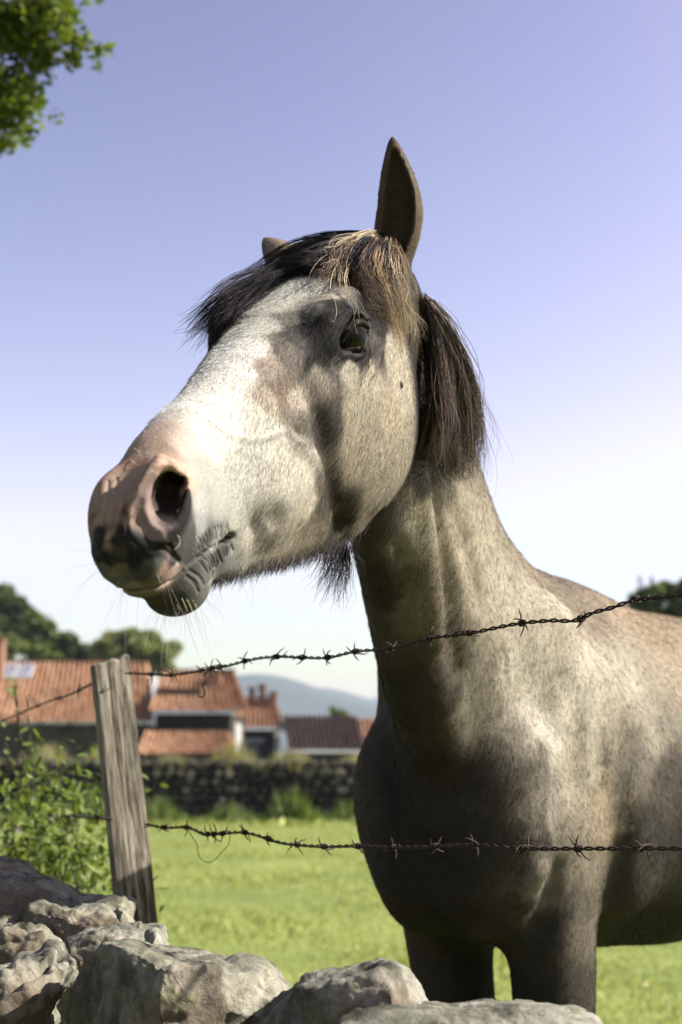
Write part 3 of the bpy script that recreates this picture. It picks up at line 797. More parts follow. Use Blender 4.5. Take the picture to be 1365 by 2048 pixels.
def fur():
    A = V[Q]; cen = A.mean(1); nr = NRM[Q].mean(1); ar = .5 * np.linalg.norm(np.cross(A[:, 2] - A[:, 0], A[:, 3] - A[:, 1]), axis=1)
    qh = HEAD.loc(cen); headness = (qh[:, 0] > .02) & (np.abs(qh[:, 2]) < .13) & (cen[:, 2] > 1.2) & (cen[:, 1] < 1.85)
    front = (cen[:, 1] < 3.2) & (cen[:, 2] > .55) & ~headness
    toward = ((CAM_P + np.array([.25, 0, 0]) - cen) * nr).sum(1) > -.3 * np.linalg.norm(CAM_P - cen, axis=1)
    bare = np.clip((qh[:, 0] - .44) / .035, 0, 1) * headness
    eyed = np.minimum(np.linalg.norm(cen - EYE_C['c'][0], axis=1), np.linalg.norm(cen - EYE_C['c'][1], axis=1))
    dens = np.where(headness, 300000 * (1 - .8 * bare), np.where(front, 70000 * np.clip((3.15 - cen[:, 1]) / .6, 0, 1), 0)) * toward * (eyed > .036) * ~((bare > .3) & (COAT_SHADE_C[Q[:, 0]].max(1) < .08))
    w = ar * dens; n = int(w.sum()); fi = rng.choice(len(A), n, p=w / w.sum())
    a, b = rng.random((2, n, 1)); a4 = A[fi]
    P = (a4[:, 0] * (1 - a) + a4[:, 1] * a) * (1 - b) + (a4[:, 3] * (1 - a) + a4[:, 2] * a) * b
    N = nr[fi]; N /= np.linalg.norm(N, axis=1)[:, None]
    hd = headness[fi]; q = HEAD.loc(P)
    F = np.where(hd[:, None], np.array([0, 0, -1.]) * .9 + HEAD.M[0] * .25 + np.array([-.25, 0, 0]), np.array([0, 0, -1.]) - BH * .15)
    F = F + vnoise(P, 25, 5) * .22
    F = F - N * (F * N).sum(1)[:, None]; F /= np.linalg.norm(F, axis=1)[:, None] + 1e-9
    lift = rng.uniform(.10, .38, n); jit = rng.normal(0, 1, (n, 3)) * np.where(hd, .15, .09)[:, None]
    D = F + N * lift[:, None] + jit; D /= np.linalg.norm(D, axis=1)[:, None]
    under = hd & (N @ np.array([0, 0, 1.]) < -.55)
    eard = np.zeros(n, bool)
    for bs, tp, *_ in EARS:
        t_ = np.clip((P - bs) @ (tp - bs) / ((tp - bs) @ (tp - bs)), .15, 1); eard |= np.linalg.norm(P - bs - t_[:, None] * (tp - bs), axis=1) < .045
    Ln = np.where(eard, .0038, np.where(hd, .0066, .0078)) * rng.uniform(.6, 1.25, n) * (1 - .55 * bare[fi]) * np.where(under & (bare[fi] < .3), 1.5, 1)
    t = np.array([0, .5, 1.]); PP = P[:, None] + D[:, None] * (Ln[:, None] * t)[..., None] + (F - N * .3)[:, None] * (Ln[:, None] * t ** 2 * .25)[..., None]
    PP -= N[:, None] * .0004
    c = COAT_SHADE_C[Q[fi, 0]] * np.exp(rng.normal(0, 1, (n, 1)) * np.where(hd, .20, .11)[:, None]) * np.where(rng.random((n, 1)) < .12, 1.35, 1)
    c *= 1 + .10 * np.clip(vnoise(P, 130, 8)[:, :1], -2, 2)
    rad = np.where(hd, .00014, .00020)
    return curves_obj('coat', PP, np.clip(c, 0, .9), rad, horse, M_COATHAIR, BODY.o)


def drape(px, push):
    """guide curve lying on the horse under photo pixels; beyond its outline the last depth is kept"""
    out = []; Y = None; push = np.broadcast_to(np.asarray(push, float), (len(px),))
    for (x, y), ps in zip(px, push):
        h = hit(x, y)
        if h is not None and (Y is None or abs(h[1] - Y) < .25):
            g = unit(CAM_P - h); _, nn = surf(h); g = nn * .7 + g * .5; h = h + g * ps; Y = h[1]
        else:
            h = at(x, y, Y if Y is not None else 1.7)
        out.append(h)
    return np.array(out)


def strands(guides, n, pts=14, spread=.012, curl=.003, lenj=.3, cols=None, seed=0, tipfan=1.0, roots=.5):
    """guides: list of (polyline, weight, colour key); children blend two neighbouring guides"""
    r = np.random.default_rng(seed); G = []; t = np.linspace(0, 1, 40)
    for g, w, c in guides:
        g = np.asarray(g); G.append(cat_rom(np.linspace(0, 1, len(g)), g, t))
    W = np.array([w for _, w, _ in guides], float); W /= W.sum()
    out = []; col = []
    for i in range(n):
        k = r.choice(len(G), p=W); base = G[k]
        nl = int(i * .618 * 97) % 61; rc = np.random.default_rng(seed * 1000 + k * 31 + nl); off = rc.normal(0, spread, 3); coff = r.normal(0, spread * .20, 3); ph = rc.uniform(0, 6.28, 3); fr = rc.uniform(5, 11)
        L = 1 - lenj * r.random() ** 1.5; s = np.linspace(0, L, pts); P = np.stack([np.interp(s, t, base[:, a]) for a in range(3)], 1)
        amp = (roots + (tipfan - roots) * s)[:, None]
        P = P + off * amp + coff * amp + curl * (s[:, None]) * np.stack([np.sin(fr * s + p) for p in ph], 1) + r.normal(0, .0007, 3) * s[:, None] * 3
        out.append(P); c = np.array(guides[k][2]) * np.exp(rc.normal(0, .35)) * np.exp(r.normal(0, .18)); col.append(c)
    return np.array(out), np.clip(np.array(col), .004, .9)


def keep_out(P, d=.0015):
    """lift strand points that fall inside the horse back to its surface"""
    sh = P.shape; p = P.reshape(-1, 3).copy()
    for i in range(len(p)):
        loc, n = surf(p[i]); e = (p[i] - loc) @ n
        if e < d and np.linalg.norm(p[i] - loc) < .03: p[i] += n * (d - e)
    return p.reshape(sh)


def long_hair():
    DK = (.014, .011, .011); MB = (.10, .065, .040); GD = (.27, .185, .105); LG = (.42, .335, .22); PB = (.060, .044, .044); GB = (.23, .175, .15)
    # forelock sweeping over the forehead to the far side
    g = []
    for px, w in (([(748, 474), (665, 488), (600, 512), (530, 556), (470, 600), (410, 642), (384, 668)], 2), ([(745, 478), (660, 498), (590, 530), (520, 575), (462, 622), (430, 672)], 2),
                  ([(740, 484), (660, 508), (600, 535), (545, 562), (490, 608), (440, 650)], 2), ([(735, 492), (670, 520), (625, 535), (580, 548), (520, 590), (480, 628)], 2),
                  ([(760, 476), (700, 476), (650, 486), (590, 512), (520, 556), (450, 610), (400, 655)], 2), ([(740, 500), (690, 525), (650, 540), (610, 545), (560, 565), (515, 600)], 1.6),
                  ([(720, 480), (690, 500), (665, 525), (640, 548), (600, 552)], 1.2)):
        g.append((drape(px, .006), w, DK))
    P, c = strands(g, 2700, spread=.0050, curl=.006, seed=1, tipfan=1.9, lenj=.5); P = keep_out(P)
    # forelock falling over the near brow, bleached at the ends
    g = []
    for px, w, cc in (([(735, 478), (700, 505), (672, 535), (655, 565), (640, 590)], 1, MB), ([(745, 480), (712, 510), (690, 545), (690, 580), (702, 610), (708, 632), (696, 648), (686, 660)], .10, LG),
                      ([(755, 482), (735, 520), (718, 555), (724, 590), (745, 615), (765, 640)], 1.6, MB), ([(762, 482), (750, 525), (742, 560), (760, 600), (776, 635), (782, 665)], 1.6, GD),
                      ([(772, 485), (770, 530), (772, 570), (785, 610), (795, 645), (800, 680)], 1.6, LG), ([(780, 488), (788, 530), (792, 575), (802, 615), (815, 650), (826, 690)], 1.2, GD),
                      ([(765, 482), (760, 510), (752, 545), (765, 590), (790, 640)], 1.2, DK), ([(745, 478), (728, 505), (708, 540), (716, 570), (738, 600)], 1.2, DK), ([(740, 482), (705, 500), (676, 520), (660, 545), (652, 572)], .8, LG),
                      ([(770, 486), (775, 520), (768, 560), (775, 590), (782, 620)], 1.0, MB)):
        g.append((drape(px, [.012] * 2 + [.009] * (len(px) - 3) + [.004]), w, cc))
    P2, c2 = strands(g, 1050, spread=.0055, curl=.009, seed=2, tipfan=1.5, lenj=.5); P2 = keep_out(P2, .001)
    o = curves_obj('forelock', np.concatenate([P, P2]), np.concatenate([c, c2]), np.full(len(P) + len(P2), .00032), horse, M_LONGHAIR, BODY.o)
    # mane
    g = []
    for px, w, cc in (([(846, 600), (862, 640), (874, 700), (880, 780), (884, 860), (884, 930)], 1.5, PB), ([(852, 604), (878, 650), (890, 710), (898, 790), (898, 870), (898, 940)], 1.6, GB),
                      ([(856, 608), (888, 656), (904, 720), (914, 800), (916, 880), (912, 955)], 1.6, PB), ([(862, 614), (898, 668), (918, 735), (930, 810), (932, 880), (930, 950)], 1.6, GB),
                      ([(868, 620), (908, 690), (932, 755), (940, 830), (944, 890), (942, 945)], 1.5, PB), ([(872, 628), (912, 700), (938, 765), (953, 840), (955, 900), (956, 960)], 1.0, GB),
                      ([(850, 602), (870, 660), (884, 740), (890, 830), (880, 900), (870, 925)], .9, GB), ([(848, 602), (866, 660), (876, 740), (870, 820), (862, 850)], .5, PB), ([(847, 604), (857, 680), (863, 750), (868, 810), (872, 860)], .6, DK), ([(849, 606), (862, 690), (870, 770), (874, 850), (876, 910)], 1.0, PB)):
        a_ = drape(px[:1], -.012)[0]; hz = [hit(*p_) for p_ in px[1:]]; ys = [h_[1] for h_ in hz if h_ is not None]; ye = min(ys[-2:]) if ys else a_[1]
        g.append((np.array([a_] + [at(x, y, a_[1] + (ye - .012 - a_[1]) * (k_ + 1) / (len(px) - 1) - .02 * math.sin((k_ + 1) / len(px) * 3.1)) for k_, (x, y) in enumerate(px[1:])]), w, cc))
    P, c = strands(g, 1700, spread=.0062, curl=.006, seed=3, lenj=.62, tipfan=1.5); P3, c3 = strands(g, 160, spread=.010, curl=.016, seed=13, lenj=.3, tipfan=2.0); P = np.concatenate([P, P3]); c = np.concatenate([c, c3]); P = keep_out(P)
    curves_obj('mane', P, c, np.full(len(P), .00033), horse, M_LONGHAIR, BODY.o)
    # beard under the jaw
    r = np.random.default_rng(5); roots = []; dirs = []; ln = []
    for i in range(4200):
        u = r.uniform(.17, .475); w = r.normal(0, .014); q = np.array([u, np.interp(u, [.1, .18, .23, .28, .34, .40, .46, .5], [-.262, -.276, -.270, -.252, -.232, -.210, -.190, -.178]) + .012, w]); roots.append(HEAD.wor(q))
        dirs.append(unit(np.array([-.22, -.1, -1.]) + r.normal(0, .22, 3))); ln.append(r.uniform(.010, .020) * (1 + .35 * math.exp(-((u - .28) / .05) ** 2)) + .008)
    R0 = np.array(roots); D = np.array(dirs); ln = np.array(ln); t = np.linspace(0, 1, 5)
    P = R0[:, None] + D[:, None] * (ln[:, None] * t)[..., None] + np.array([-.25, 0, .1]) * ((ln[:, None] * t ** 2) * .5)[..., None]
    c = np.array([.075, .062, .060]) * np.exp(r.normal(0, .55, (len(P), 1)))
    g = []
    for px, w in (([(690, 1085), (684, 1120), (672, 1160), (658, 1200)], 1), ([(675, 1088), (664, 1120), (655, 1150), (640, 1180)], 1), ([(694, 1095), (690, 1140), (680, 1180), (672, 1215)], .7), ([(660, 1090), (652, 1115), (640, 1140), (628, 1160)], .8), ([(690, 1090), (692, 1120), (690, 1150), (686, 1190)], .7)):
        pts = drape(px[:1], -.006); g.append((np.array([pts[0]] + [at(x, y, pts[0][1] + .01) for x, y in px[1:]]), w, (.03, .025, .03)))
    Pb, cb_ = strands(g, 300, pts=5, spread=.006, curl=.004, seed=6, lenj=.55, tipfan=1.6)
    curves_obj('beard', np.concatenate([P, Pb]), np.clip(np.concatenate([c, cb_]), 0, 1), np.full(len(P) + len(Pb), .00024), horse, M_LONGHAIR, BODY.o)
    # whiskers: pale arcs on the muzzle and long fine ones
    Pw = []; cw = []; rw = []
    def arc(px, lift, rad=.00030, col=(.75, .66, .48)):
        P = drape(px, [0] + [lift] * (len(px) - 1)); ys = P[:, 1].min(); P = np.array([at(x, y, min(p[1], ys + .012)) for (x, y), p in zip(px, P)]); P = cat_rom(np.linspace(0, 1, len(P)), P, np.linspace(0, 1, 8)); Pw.append(P); cw.append(col); rw.append(rad)
    zz = lambda L_: [(160 + x / 4.015, 860 + y / 4.015) for x, y in L_]
    for L_ in ([(430, 145), (468, 165), (493, 200)], [(410, 238), (428, 255), (446, 274)], 
               [(775, 828), (805, 880), (795, 930), (760, 958)], [(306, 378), (318, 379), (328, 378)], [(262, 506), (272, 507), (290, 506)], [(790, 670), (785, 645), (805, 632)],
               [(930, 850), (945, 900), (960, 925)], [(1100, 880), (1095, 930), (1060, 960), (1000, 930)], [(820, 1350), (850, 1420), (865, 1460)], [(860, 1360), (895, 1430), (910, 1475)], [(905, 1370), (935, 1420), (950, 1465)], [(780, 1400), (795, 1430), (797, 1460)]):
        arc(zz(L_), .004)
    for i in range(150):
        side = r.choice([1, -1]) if i % 3 else 1
        reg = r.random()
        if reg < .45: q = np.array([r.uniform(.50, .60), r.uniform(-.14, -.112), side * r.uniform(.0, .045)])
        elif reg < .85: q = np.array([r.uniform(.49, .56), -.175 - r.uniform(0, .01), side * r.uniform(0, .022)])
        else: q = np.array([r.uniform(.30, .48), -.2, side * r.uniform(0, .03)])
        p, nn = surf(HEAD.wor(q))
        d = unit(nn + HEAD.M[0] * .2 + r.normal(0, .2, 3)); L_ = r.uniform(.012, .05) if reg > .3 else r.uniform(.02, .07)
        t = np.linspace(0, 1, 8); P = p + d * (L_ * t)[:, None] + np.array([0, 0, -1.]) * (L_ * t ** 2 * .25)[:, None] + HEAD.M[0] * (-L_ * t ** 2 * .15)[:, None]
        Pw.append(P); dk = r.random() < .35; cw.append((.12, .11, .12) if dk else (.62, .56, .48)); rw.append(.00009)
    # lashes and the dark wisps below the eye
    sp = EYE_C['sp']
    for a in np.linspace(-46, 50, 46):
        b = np.interp(a, [-54, -27, -4, 20, 42, 58], [-14, 32, 39, 33, 14, -14]); p = sp(a, b, EYE_C['R'] + .003)
        d = unit(EYE_C['n'] * .8 + EYE_C['v'] * .15 + np.array([0, 0, -.5]) + r.normal(0, .15, 3)); t = np.linspace(0, 1, 8); L_ = r.uniform(.010, .018)
        Pw.append(p + d * (L_ * t)[:, None] + EYE_C['v'] * (L_ * .3 * t ** 2)[:, None]); cw.append((.03, .025, .02)); rw.append(.00016)
    for L_ in ([(752, 692), (744, 722), (728, 752), (718, 790)], [(768, 700), (760, 735), (742, 760), (736, 775)], [(735, 700), (722, 722), (700, 745)], [(700, 712), (672, 726), (640, 748)]):
        for j in range(5): arc([(x + r.normal(0, 2.0), y + r.normal(0, 2.0)) for x, y in L_], .001, .00018, (.05, .045, .04))
    curves_obj('whiskers', np.array(Pw), np.array(cw), np.array(rw), horse, M_LONGHAIR, BODY.o)
    # tail
    g = [([bw(-1.30, 0, 1.33), bw(-1.42, dy, 1.20), bw(-1.46, dy * 1.5, .85), bw(-1.45, dy * 1.5, .45)], 1, DK) for dy in (-.05, 0, .05)]
    P, c = strands(g, 700, spread=.02, curl=.02, seed=9); curves_obj('tail', P, c, np.full(len(P), .0009), horse, M_LONGHAIR, BODY.o)


fur(); long_hair()
kh = NT('hoof_horn', .45, .4); cc_ = kh.coord((1, 1, 14)); kh.color(kh.ramp(kh.noise(cc_, 12, 3), [(.3, (.03, .026, .022)), (.7, (.085, .07, .055))]))
for (hx, hy) in ((.165, .10), (.165, -.10), (-1.175, .135), (-1.175, -.135)):
    vs = []; fs = []
    for k, (z, r_, dx) in enumerate(((0.003, .066, .015), (.03, .060, .006), (.06, .052, -.004), (.082, .046, -.012))):
        for j in range(20):
            a = j / 20 * 2 * math.pi; vs.append(bw(hx + dx + r_ * math.cos(a) * 1.08, hy + r_ * math.sin(a), z) - BODY.o)
    for k in range(3):
        for j in range(20): fs.append((k * 20 + j, k * 20 + (j + 1) % 20, (k + 1) * 20 + (j + 1) % 20, (k + 1) * 20 + j))
    fs += [tuple(range(20))[::-1], tuple(range(60, 80))]
    link('hoof', py_mesh('hoof', vs, fs, True), horse, kh.m)
# ================================================================== THE SURROUNDINGS
def tube(pts, rad, n=8, close=True):
    """verts, faces of a tube along pts with radii"""
    pts = np.asarray(pts, float); rad = np.broadcast_to(np.asarray(rad, float), (len(pts),)); T = np.gradient(pts, axis=0); T /= np.linalg.norm(T, axis=1)[:, None] + 1e-12
    nn = unit(np.cross(T[0], [0.31, .2, .93])); vs = []; fs = []
    for i in range(len(pts)):
        nn = unit(nn - T[i] * (nn @ T[i])); bb = np.cross(T[i], nn)
        for j in range(n):
            a = 2 * math.pi * j / n; vs.append(pts[i] + rad[i] * (nn * math.cos(a) + bb * math.sin(a)))
    for i in range(len(pts) - 1):
        for j in range(n): fs.append((i * n + j, i * n + (j + 1) % n, (i + 1) * n + (j + 1) % n, (i + 1) * n + j))
    if close: fs += [tuple(range(n))[::-1], tuple((len(pts) - 1) * n + j for j in range(n))]
    return vs, fs


def join(parts):
    V_ = []; F_ = []
    for v, f in parts:
        o = len(V_); V_ += list(v); F_ += [tuple(o + i for i in q) for q in f]
    return V_, F_


def boxvf(x0, x1, y0, y1, z0, z1):
    return [(x, y, z) for x in (x0, x1) for y in (y0, y1) for z in (z0, z1)], [(0, 1, 3, 2), (4, 6, 7, 5), (0, 4, 5, 1), (2, 3, 7, 6), (0, 2, 6, 4), (1, 5, 7, 3)]


# ---- ground: the paddock, level as far as the field wall, then falling away towards the village
def gz(x, y):
    x = np.asarray(x, float); y = np.asarray(y, float)
    d = np.clip((y - 29) / 18, 0, 1); z = -2.2 * d * d * (3 - 2 * d)
    return z + .03 * np.sin(x * .7 + 1) * np.sin(y * .5) * np.clip((y - 5) / 5, 0, 1) - .0 * x


def build_ground():
    gx = np.r_[-7000, -3000, -1200, -500, -200, -100, -60, np.linspace(-40, 40, 81), 60, 100, 200, 500, 1200, 3000, 7000]
    gy = np.r_[-3000, -800, -200, -60, -20, np.linspace(-8, 52, 121), 60, 75, 100, 150, 300, 700, 1500, 3500, 9000]
    X, Y = np.meshgrid(gx, gy, indexing='ij'); Z = gz(X, Y); Vv = np.stack([X, Y, Z], -1).reshape(-1, 3)
    n, m = X.shape; i = np.arange(n * m).reshape(n, m); F = np.stack([i[:-1, :-1], i[1:, :-1], i[1:, 1:], i[:-1, 1:]], -1).reshape(-1, 4)
    k = NT('meadow_ground', .9, .15); c = k.coord()
    a = k.noise(c, .55, 5, .6); b = k.noise(c, 5.5, 6, .65); d = k.noise(c, 60, 4, .6)
    c1 = k.ramp(b, [(.28, (.24, .29, .07)), (.50, (.36, .42, .11)), (.72, (.48, .54, .17))])
    c2 = k.mix(k.ramp(a, [(.35, (0, 0, 0)), (.7, (1, 1, 1))]), c1, (.21, .27, .07)); k.color(k.mix(1.0, c2, k.ramp(d, [(.3, (.75, .75, .75)), (.7, (1.2, 1.2, 1.2))]), 'MULTIPLY'))
    k.normal(k.bump(d, .6, .03, k.bump(b, .5, .06)))
    o = link('ground', np_mesh('ground', Vv, F), None, k.m); tag(o, kind='structure')
    return o


def grass():
    r = np.random.default_rng(11); n = 130000
    y = 4.5 + (27 - 4.5) * r.random(n) ** 1.7; half = y * .30 + .6; x = (r.random(n) * 2 - 1) * half
    keep = (x > -half); z = gz(x, y); h = r.uniform(.010, .030, n) * (1 + .5 * np.sin(x * 2.1) * np.sin(y * 1.7)) * (1 + (y > 25) * r.random(n) * 3); w = h * .16 * (1 + y / 12)
    a = r.uniform(0, 6.28, n); dx = np.cos(a) * w; dy = np.sin(a) * w; lx = r.normal(0, .35, n) * h; ly = r.normal(0, .35, n) * h
    P = np.stack([np.stack([x - dx, y - dy, z], 1), np.stack([x + dx, y + dy, z], 1), np.stack([x + lx, y + ly, z + h], 1)], 1).reshape(-1, 3)
    me_ = np_mesh('grass', P, np.arange(3 * n).reshape(-1, 3), False)
    t = r.random((n, 1)); c = np.array([.30, .38, .085]) * (1 - t) + np.array([.60, .64, .22]) * t; c = c * np.exp(r.normal(0, .2, (n, 1)))
    color_attr(me_, 'tint', np.repeat(c, 3, 0))
    o = link('grass', me_, None, leaf_mat('grass_blades', None, .35)); tag(o, kind='stuff')


def leaf_mat(name, cols, trans=.4, scale=.6):
    """foliage: a colour attribute or a noise ramp, diffuse plus translucent"""
    k = NT(name, .6, .25)
    if cols is None:
        c = k.n('ShaderNodeAttribute', attribute_name='tint').outputs[0]
    else:
        c = k.ramp(k.noise(k.coord(kind='Object'), scale, 4, .7), [(.3, cols[0]), (.5, cols[1]), (.72, cols[2])])
    c = k.color(c, .50); tr = k.n('ShaderNodeBsdfTranslucent'); k.l(k.mix(1.0, c, (1.3, 1.25, .6), 'MULTIPLY'), tr.inputs[0])
    ms = k.n('ShaderNodeMixShader'); ms.inputs[0].default_value = trans; out = [n for n in k.t.nodes if n.type == 'OUTPUT_MATERIAL'][0]
    k.l(k.b.outputs[0], ms.inputs[1]); k.l(tr.outputs[0], ms.inputs[2]); k.l(ms.outputs[0], out.inputs[0])
    return k.m


def leaf_cloud(lobes, n, size, r, fill=.35, flat=.0):
    """leaf-sized quads through ellipsoidal lobes [(centre, radii)]"""
    vol = np.array([np.prod(b) ** (2 / 3) for _, b in lobes]); ix = r.choice(len(lobes), n, p=vol / vol.sum())
    Cn = np.array([c for c, _ in lobes])[ix]; Rd = np.array([b for _, b in lobes])[ix]
    d = r.normal(size=(n, 3)); d /= np.linalg.norm(d, axis=1)[:, None]; rad = np.where(r.random(n) < fill, r.random(n) ** .5, r.uniform(.8, 1.08, n))
    P = Cn + d * Rd * rad[:, None]
    a = r.normal(size=(n, 3)); a[:, 2] *= .6; a /= np.linalg.norm(a, axis=1)[:, None]; b = np.cross(a, r.normal(size=(n, 3)) + d * 1.2); b /= np.linalg.norm(b, axis=1)[:, None]
    s = size * r.uniform(.6, 1.3, n)[:, None]
    return np.stack([P - a * s * .6, P - b * s * .3 + a * s * .05, P + a * s * .6, P + b * s * .3 + a * s * .05], 1).reshape(-1, 3)


def tint_cols(n, r, a, b, patch=None):
    t = np.clip(r.normal(.5, .25, (n, 1)), 0, 1); c = np.array(a) * (1 - t) + np.array(b) * t
    return np.repeat(c * np.exp(r.normal(0, .15, (n, 1))), 4, 0)


M_BARK = None
def bark():
    global M_BARK
    if M_BARK is None:
        k = NT('bark', .9, .1); c = k.coord((1, 1, .25)); n_ = k.noise(c, 9, 6, .7); k.color(k.ramp(n_, [(.3, (.045, .035, .026)), (.7, (.16, .13, .10))])); k.normal(k.bump(n_, .8, .05)); M_BARK = k.m
    return M_BARK


LEAFM = {}
def tree(base, height, lobes, n, size, cols, label, group, seed, trunk_r=.18, cat='tree', name='tree'):
    r = np.random.default_rng(seed); base = np.asarray(base, float); t = empty(name, base); tag(t, label, cat, group)
    lobes = [(np.asarray(c, float) - base, np.asarray(b, float)) for c, b in lobes]
    top = np.mean([c for c, _ in lobes], 0); parts = []
    pts = [np.zeros(3) + [0, 0, -.3], top * np.array([.3, .3, .35]), top * np.array([.8, .8, .75]), top]
    parts.append(tube(cat_rom([0, .35, .75, 1], pts, np.linspace(0, 1, 9)), np.linspace(trunk_r, trunk_r * .25, 9), 9))
    for c, b in lobes[:7]:
        s = top * np.array([.5, .5, .5 + .2 * r.random()]); mid = (s + c) / 2 + r.normal(0, .08, 3) * height * .3
        parts.append(tube(cat_rom([0, .5, 1], [s, mid, c + (c - s) * .15], np.linspace(0, 1, 6)), np.linspace(trunk_r * .4, trunk_r * .08, 6), 6))
    v, f = join(parts); link('trunk', py_mesh('trunk', v, f, True), t, bark())
    P = leaf_cloud(lobes, n, size, r); me_ = np_mesh('crown', P, np.arange(4 * n).reshape(-1, 4), False); color_attr(me_, 'tint', tint_cols(n, r, cols[0], cols[1]))
    if 'leaf' not in LEAFM: LEAFM['leaf'] = leaf_mat('tree_leaves', None, .3)
    link('crown', me_, t, LEAFM['leaf'])
    return t


def px_lobes(spec, Y, r, depth=.8, jitter=.35, sub=7):
    """crown lobes from photo outline circles (x, y, radius px), each broken into uneven clumps"""
    out = []
    for x, y, R in spec:
        c = at(x, y, Y); m = R / FPX * Y
        for i in range(sub):
            d = r.normal(size=3); d = d / np.linalg.norm(d) * r.uniform(.25, .75)
            out.append((c + d * m * np.array([1, depth * 1.6, 1]), np.full(3, m) * r.uniform(.40, .66) * np.array([1, 1.2, .85])))
    return out


# ---- roofs of interlocking clay tiles
def tiled_roof(x0, x1, ye, ze, yr, zr, pitch_w, rowlen, r, x0t=None, x1t=None, cols=((.52, .285, .165), (.41, .21, .125), (.60, .37, .235))):
    """corrugated, stepped tile sheet from eave (ye, ze) up to ridge (yr, zr)"""
    x0t = x0 if x0t is None else x0t; x1t = x1 if x1t is None else x1t
    nc = max(int(round((x1 - x0) / pitch_w)), 2); L = math.hypot(yr - ye, zr - ze); nr_ = max(int(round(L / rowlen)), 2)
    up = np.array([0, (yr - ye) / L, (zr - ze) / L]); nrm = np.array([0, -up[2], up[1]])
    prof = np.array([(0, 0), (.12, .07), (.30, .12), (.48, .07), (.60, 0), (.80, -.02), (1.0, 0)]); vs = []; fs = []; cs = []
    for i in range(nr_):
        for j in range(nc):
            o = len(vs); col = np.array(cols[r.choice(3, p=[.55, .25, .2])]) * math.exp(r.normal(0, .10)); e = r.normal(0, .004)
            for a, (s, lift) in enumerate(((i - .12, .045), (i + 1.0, .006))):
                t = (s + .0) / nr_; xa = x0 + (x0t - x0) * t; xb = x1 + (x1t - x1) * t
                for px_, pz in prof:
                    x = xa + (xb - xa) * (j + px_) / nc; p = np.array([x, ye, ze]) + up * (max(s, -.1) * L / nr_) + nrm * (pz * pitch_w / .22 + lift + e); vs.append(p); cs.append(col)
            fs += [(o + q, o + q + 1, o + 8 + q, o + 7 + q) for q in range(6)]
            # front lip of the tile
            o2 = len(vs)
            for px_, pz in prof:
                p = vs[o + list(map(tuple, prof)).index((px_, pz))] - nrm * .035; vs.append(p); cs.append(col * .8)
            fs += [(o2 + q, o2 + q + 1, o + q + 1, o + q) for q in range(6)]
    me_ = py_mesh('roof_tiles', vs, fs, False); color_attr(me_, 'tint', np.array(cs))
    return me_


def wall_mat(name, c0, c1, sc=2.5):
    k = NT(name, .9, .1); n_ = k.noise(k.coord(), sc, 6, .7); k.color(k.ramp(n_, [(.3, c0), (.7, c1)])); k.normal(k.bump(n_, .6, .05)); return k.m


